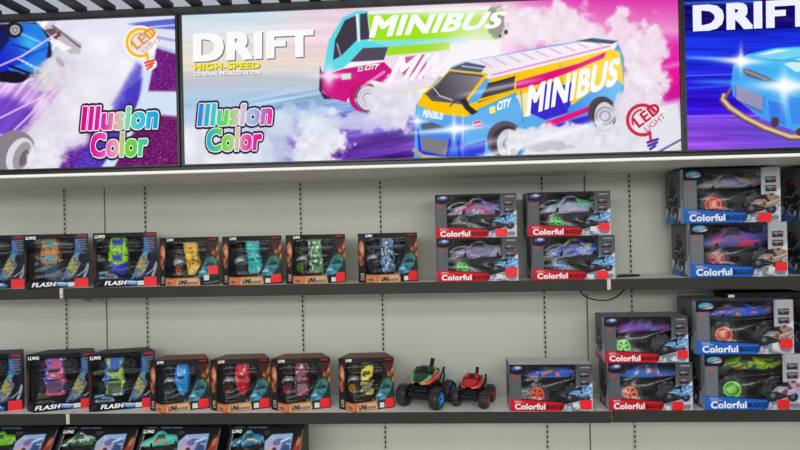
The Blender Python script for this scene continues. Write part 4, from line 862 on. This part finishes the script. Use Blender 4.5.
for z in (ZL, ZL + .246):
    carton('blue', (1.862, yr, z), 0, 'dark-sided blue-banded carton next to the lime car stack, ' + ('lower of the pair' if z == ZL else 'upper of the pair'), G_BL, sc_('buggy', livery(K(90, 90, 100), K(60, 60, 70), K(160, 60, 60), seed=2), K(120, 40, 40), big=True), zs=1.025 if z == ZL else .99)
# flat carton lying across the top of the stack
b = MB(); b.box(-.16, .17, 0, .125, 0, .024); b.box(-.163, .173, -.003, .128, .0165, .024)
o = b.build('flat_carton', M['dark'], None, (1.475, -.215, ZL + .246 + .2376), bevel=.001); props(o, 'thin dark flat carton lying on the blue and yellow car carton', 'box')
b = MB(); b.box(-.155, -.128, -.0036, -.003, .004, .016); b.build('end_label', M['white'], o)
# base shelf
for x, w, lab, pt in ((-1.975, 1, 'slant-front carton with a bright green car', livery(K(110, 190, 40), K(150, 214, 60), K(60, 90, 40), seed=3)), (-1.585, 1, 'slant-front carton with a black, white and green car', livery(K(60, 74, 66), K(196, 200, 196), K(40, 140, 70), seed=4)),
                   (-1.195, 1.02, 'slant-front carton with a turquoise and orange car', livery(K(60, 190, 170), K(80, 206, 186), K(226, 110, 60), seed=5)), (-.790, .93, 'slant-front carton with a blue open-wheel car', livery(K(40, 110, 150), K(60, 150, 190), K(206, 206, 170), seed=6))):
    def f(t, w_, h_, d, pt=pt):
        side_car(t, 'buggy', pt, K(50, 50, 54), (-.082, -.012, h_ * .66), L=.20, r=.04, H=.058, hd=.036, wing=K(40, 44, 50), yaw=R(20), wz=-.045)
    t = carton('slant', (x, -.25, ZB), 0, lab, G_B, f, stickers=()); t.scale = (w, 1, 1)

# loose monster trucks
def monster(loc, rz, s, label, upper, lip, flank, crest, hub, stripe):
    t = empty('toy_monster_truck', loc, rz, label=label, cat='toy car', group='loose toy monster trucks'); t.scale = (s, s, s)
    b = MB(); b.box(-.040, .040, -.085, .085, .046, .084); b.box(-.052, .052, -.03, .05, .06, .10); b.box(-.050, .050, -.098, -.080, .052, .074); b.box(-.045, .045, .078, .095, .05, .08)
    for q in (-1, 1):
        b.tube([(-.075, q * .07, .046), (.075, q * .07, .046)], .008, 8)
        for x in (-1, 1): b.tube([(x * .03, q * .045, .10), (x * .052, q * .066, .05)], .009, 10); b.tube([(x * .034, -.08 * 1, .066), (x * .04, .08, .066)], .006, 6)
    o = b.build('chassis', M['dark'], t, bevel=.003)
    b = MB(); b.box(-.040, .040, -.085, .07, .076, .100); b.tube([(-.045, -.09, .085), (0, -.108, .088), (.045, -.09, .085)], .007, 8); b.build('lower_jaw', M['dark'], t, bevel=.006)
    tt = np.linspace(0, 1, 48); a = np.linspace(-PI, PI, 49); T, A = np.meshgrid(tt, a, indexing='ij')
    hw = interp(tt, [(0, .3), (.06, .68), (.2, .92), (.45, 1), (.7, .98), (.9, .8), (1, .5)]); top = interp(tt, [(0, .012), (.08, .022), (.25, .034), (.42, .052), (.55, .066), (.72, .066), (.9, .052), (1, .03)]); bot = interp(tt, [(0, .0), (.2, -.012), (.5, -.016), (1, -.004)])
    S, Cc = np.sin(A), np.cos(A); sx = np.sign(Cc) * np.abs(Cc) ** .8; sz = np.sign(S) * np.abs(S) ** .8
    zc, hz = (top + bot) / 2, (top - bot) / 2
    P = np.stack([-hw[:, None] * sx * .060, -.105 + .165 * T, .112 + zc[:, None] + hz[:, None] * sz], -1)
    cv = Cv(T, sz, .05); cv.C[:] = flank; cv.mixin(sstep(.15, .35, cv.Y + .35 * (T - .3)), upper); cv.mixin(sstep(.52, .44, np.abs(cv.Y - .16 + .2 * T)) * (T < .85), lip); cv.mixin(sstep(.12, .05, np.abs(cv.Y - .16 + .2 * T)) * (T < .8), K(206, 170, 150)); cv.mixin(sstep(.15, .09, np.abs(cv.Y - .78 + .2 * T)) * (T < .8), stripe); cv.mixin(sstep(-.35, -.5, cv.Y), K(40, 40, 44)); cv.mixin((cv.Y > .6) * (T > .35) * (T < .62) * .9, K(26, 28, 28))
    smooth(grid_mesh('monster_head_body', P, cv.C, M['paint'], t))
    for x in (-1, 1):
        b = MB(); b.tube([(x * .028, -.020, .158), (x * .030, -.032, .170), (x * .031, -.044, .172)], [.014, .012, .005], 12, 0, crest); b.build('eye_ridge', M['paint'], t)
        b = MB(); b.tube([(x * .048, .04, .10), (x * .054, .06, .135), (x * .054, .08, .145), (x * .052, .095, .115), (x * .045, .09, .085)], .0045, 8); b.tube([(x * .054, .08, .145), (x * .052, .09, .158)], .006, 8); b.build('roll_bar', M['dark'], t)
        for q in (-1, 1): put_wheel(t, hub, (x * .082, q * .072, .052), 0 if x > 0 else PI, .052, .048)
    b = MB(); b.tube([(.012, .03, .165), (.013, .04, .184), (.014, .048, .206)], [.009, .010, .0095], 12); b.build('exhaust_pipe', M['dark'], t)
    b = MB(); b.tube([(-.04, .062, .15), (0, .068, .156), (.04, .062, .15)], .005, 8); b.build('roll_bar', M['dark'], t)
    return t
monster((-.048, -.158, ZL), R(-24), 1.0, 'larger loose monster truck with green and red monster head and bright blue wheel hubs', K(46, 62, 54), K(214, 44, 40), K(110, 130, 134), K(34, 58, 42), K(40, 150, 226), K(80, 190, 110))
monster((.172, -.165, ZL), R(-20), .80, 'smaller loose monster truck, all red head and red wheel hubs', K(196, 36, 40), K(216, 50, 46), K(150, 30, 34), K(206, 30, 36), K(190, 30, 44), K(120, 26, 30))

# loose cables
def cable(name, pts, r, label):
    cu = []; P = [Vector(p) for p in pts]
    for i in range(len(P) - 1):
        p0, p1, p2, p3 = P[max(i - 1, 0)], P[i], P[i + 1], P[min(i + 2, len(P) - 1)]
        for k in range(8):
            u = k / 8; cu.append(.5 * ((2 * p1) + (p2 - p0) * u + (2 * p0 - 5 * p1 + 4 * p2 - p3) * u * u + (3 * p1 - p0 - 3 * p2 + p3) * u ** 3))
    cu.append(P[-1]); b = MB(); b.tube(cu, r, 8); o = b.build(name, M['cable']); props(o, label, 'cable')
cable('power_cord', [(.648, -.262, 1.230), (.652, -.258, 1.205), (.685, -.24, 1.172), (.755, -.2, 1.152), (.83, -.14, 1.150), (.90, -.06, 1.172), (.948, -.014, 1.20)], .0033, 'dark cable looping below the upper shelf rail')
cable('short_cord', [(.83, -.22, ZU + .0035), (.87, -.19, ZU + .0035), (.93, -.17, ZU + .0035), (.96, -.12, ZU + .0035), (.90, -.10, ZU + .0035), (.86, -.13, ZU + .0035)], .0033, 'short black lead coiled on the upper shelf')

# ------------------------------------------------------------------ camera and light
cam = bpy.data.cameras.new('camera'); co = bpy.data.objects.new('camera', cam); COL.objects.link(co); SC.camera = co
yaw, pitch, roll = .0553, .0031, .0217
f = Vector((-math.sin(yaw) * math.cos(pitch), math.cos(yaw) * math.cos(pitch), math.sin(pitch))); r = Vector((math.cos(yaw), math.sin(yaw), 0)); u = r.cross(f)
r2 = r * math.cos(roll) - u * math.sin(roll); u2 = u * math.cos(roll) + r * math.sin(roll)
m = Matrix((r2, u2, -f)).transposed().to_4x4(); m.translation = (0, -3.0, 1.5); co.matrix_world = m
cam.sensor_width = 36; cam.lens = 27; cam.shift_y = 1.91 / 800; cam.clip_start = .02
def area(name, loc, rot, sx, sy, power, col=(1, 1, 1)):
    l = bpy.data.lights.new(name, 'AREA'); l.shape = 'RECTANGLE'; l.size = sx; l.size_y = sy; l.energy = power; l.color = col
    o = bpy.data.objects.new(name, l); COL.objects.link(o); o.location = loc; o.rotation_euler = rot; return o
area('offscreen_light', (-.3, -2.6, 2.40), (R(34), 0, 0), 4.6, .5, 34, (1, .995, .97))
area('offscreen_light', (-.3, -4.8, 2.20), (R(72), 0, 0), 5.0, .5, 80, (1, .995, .97))  # unseen fill lamp, added to brighten the wall evenly from the front
w = bpy.data.worlds.new('store'); SC.world = w; w.use_nodes = True
bg = w.node_tree.nodes['Background']; bg.inputs['Color'].default_value = (.93, .97, 1, 1); bg.inputs['Strength'].default_value = .62
SC.view_settings.view_transform = 'Standard'; SC.view_settings.look = 'None'; SC.view_settings.exposure = 0; SC.view_settings.gamma = 1
SC.cycles.use_denoising = True; SC.cycles.transparent_max_bounces = 12; SC.cycles.max_bounces = 6; SC.cycles.sample_clamp_indirect = 4
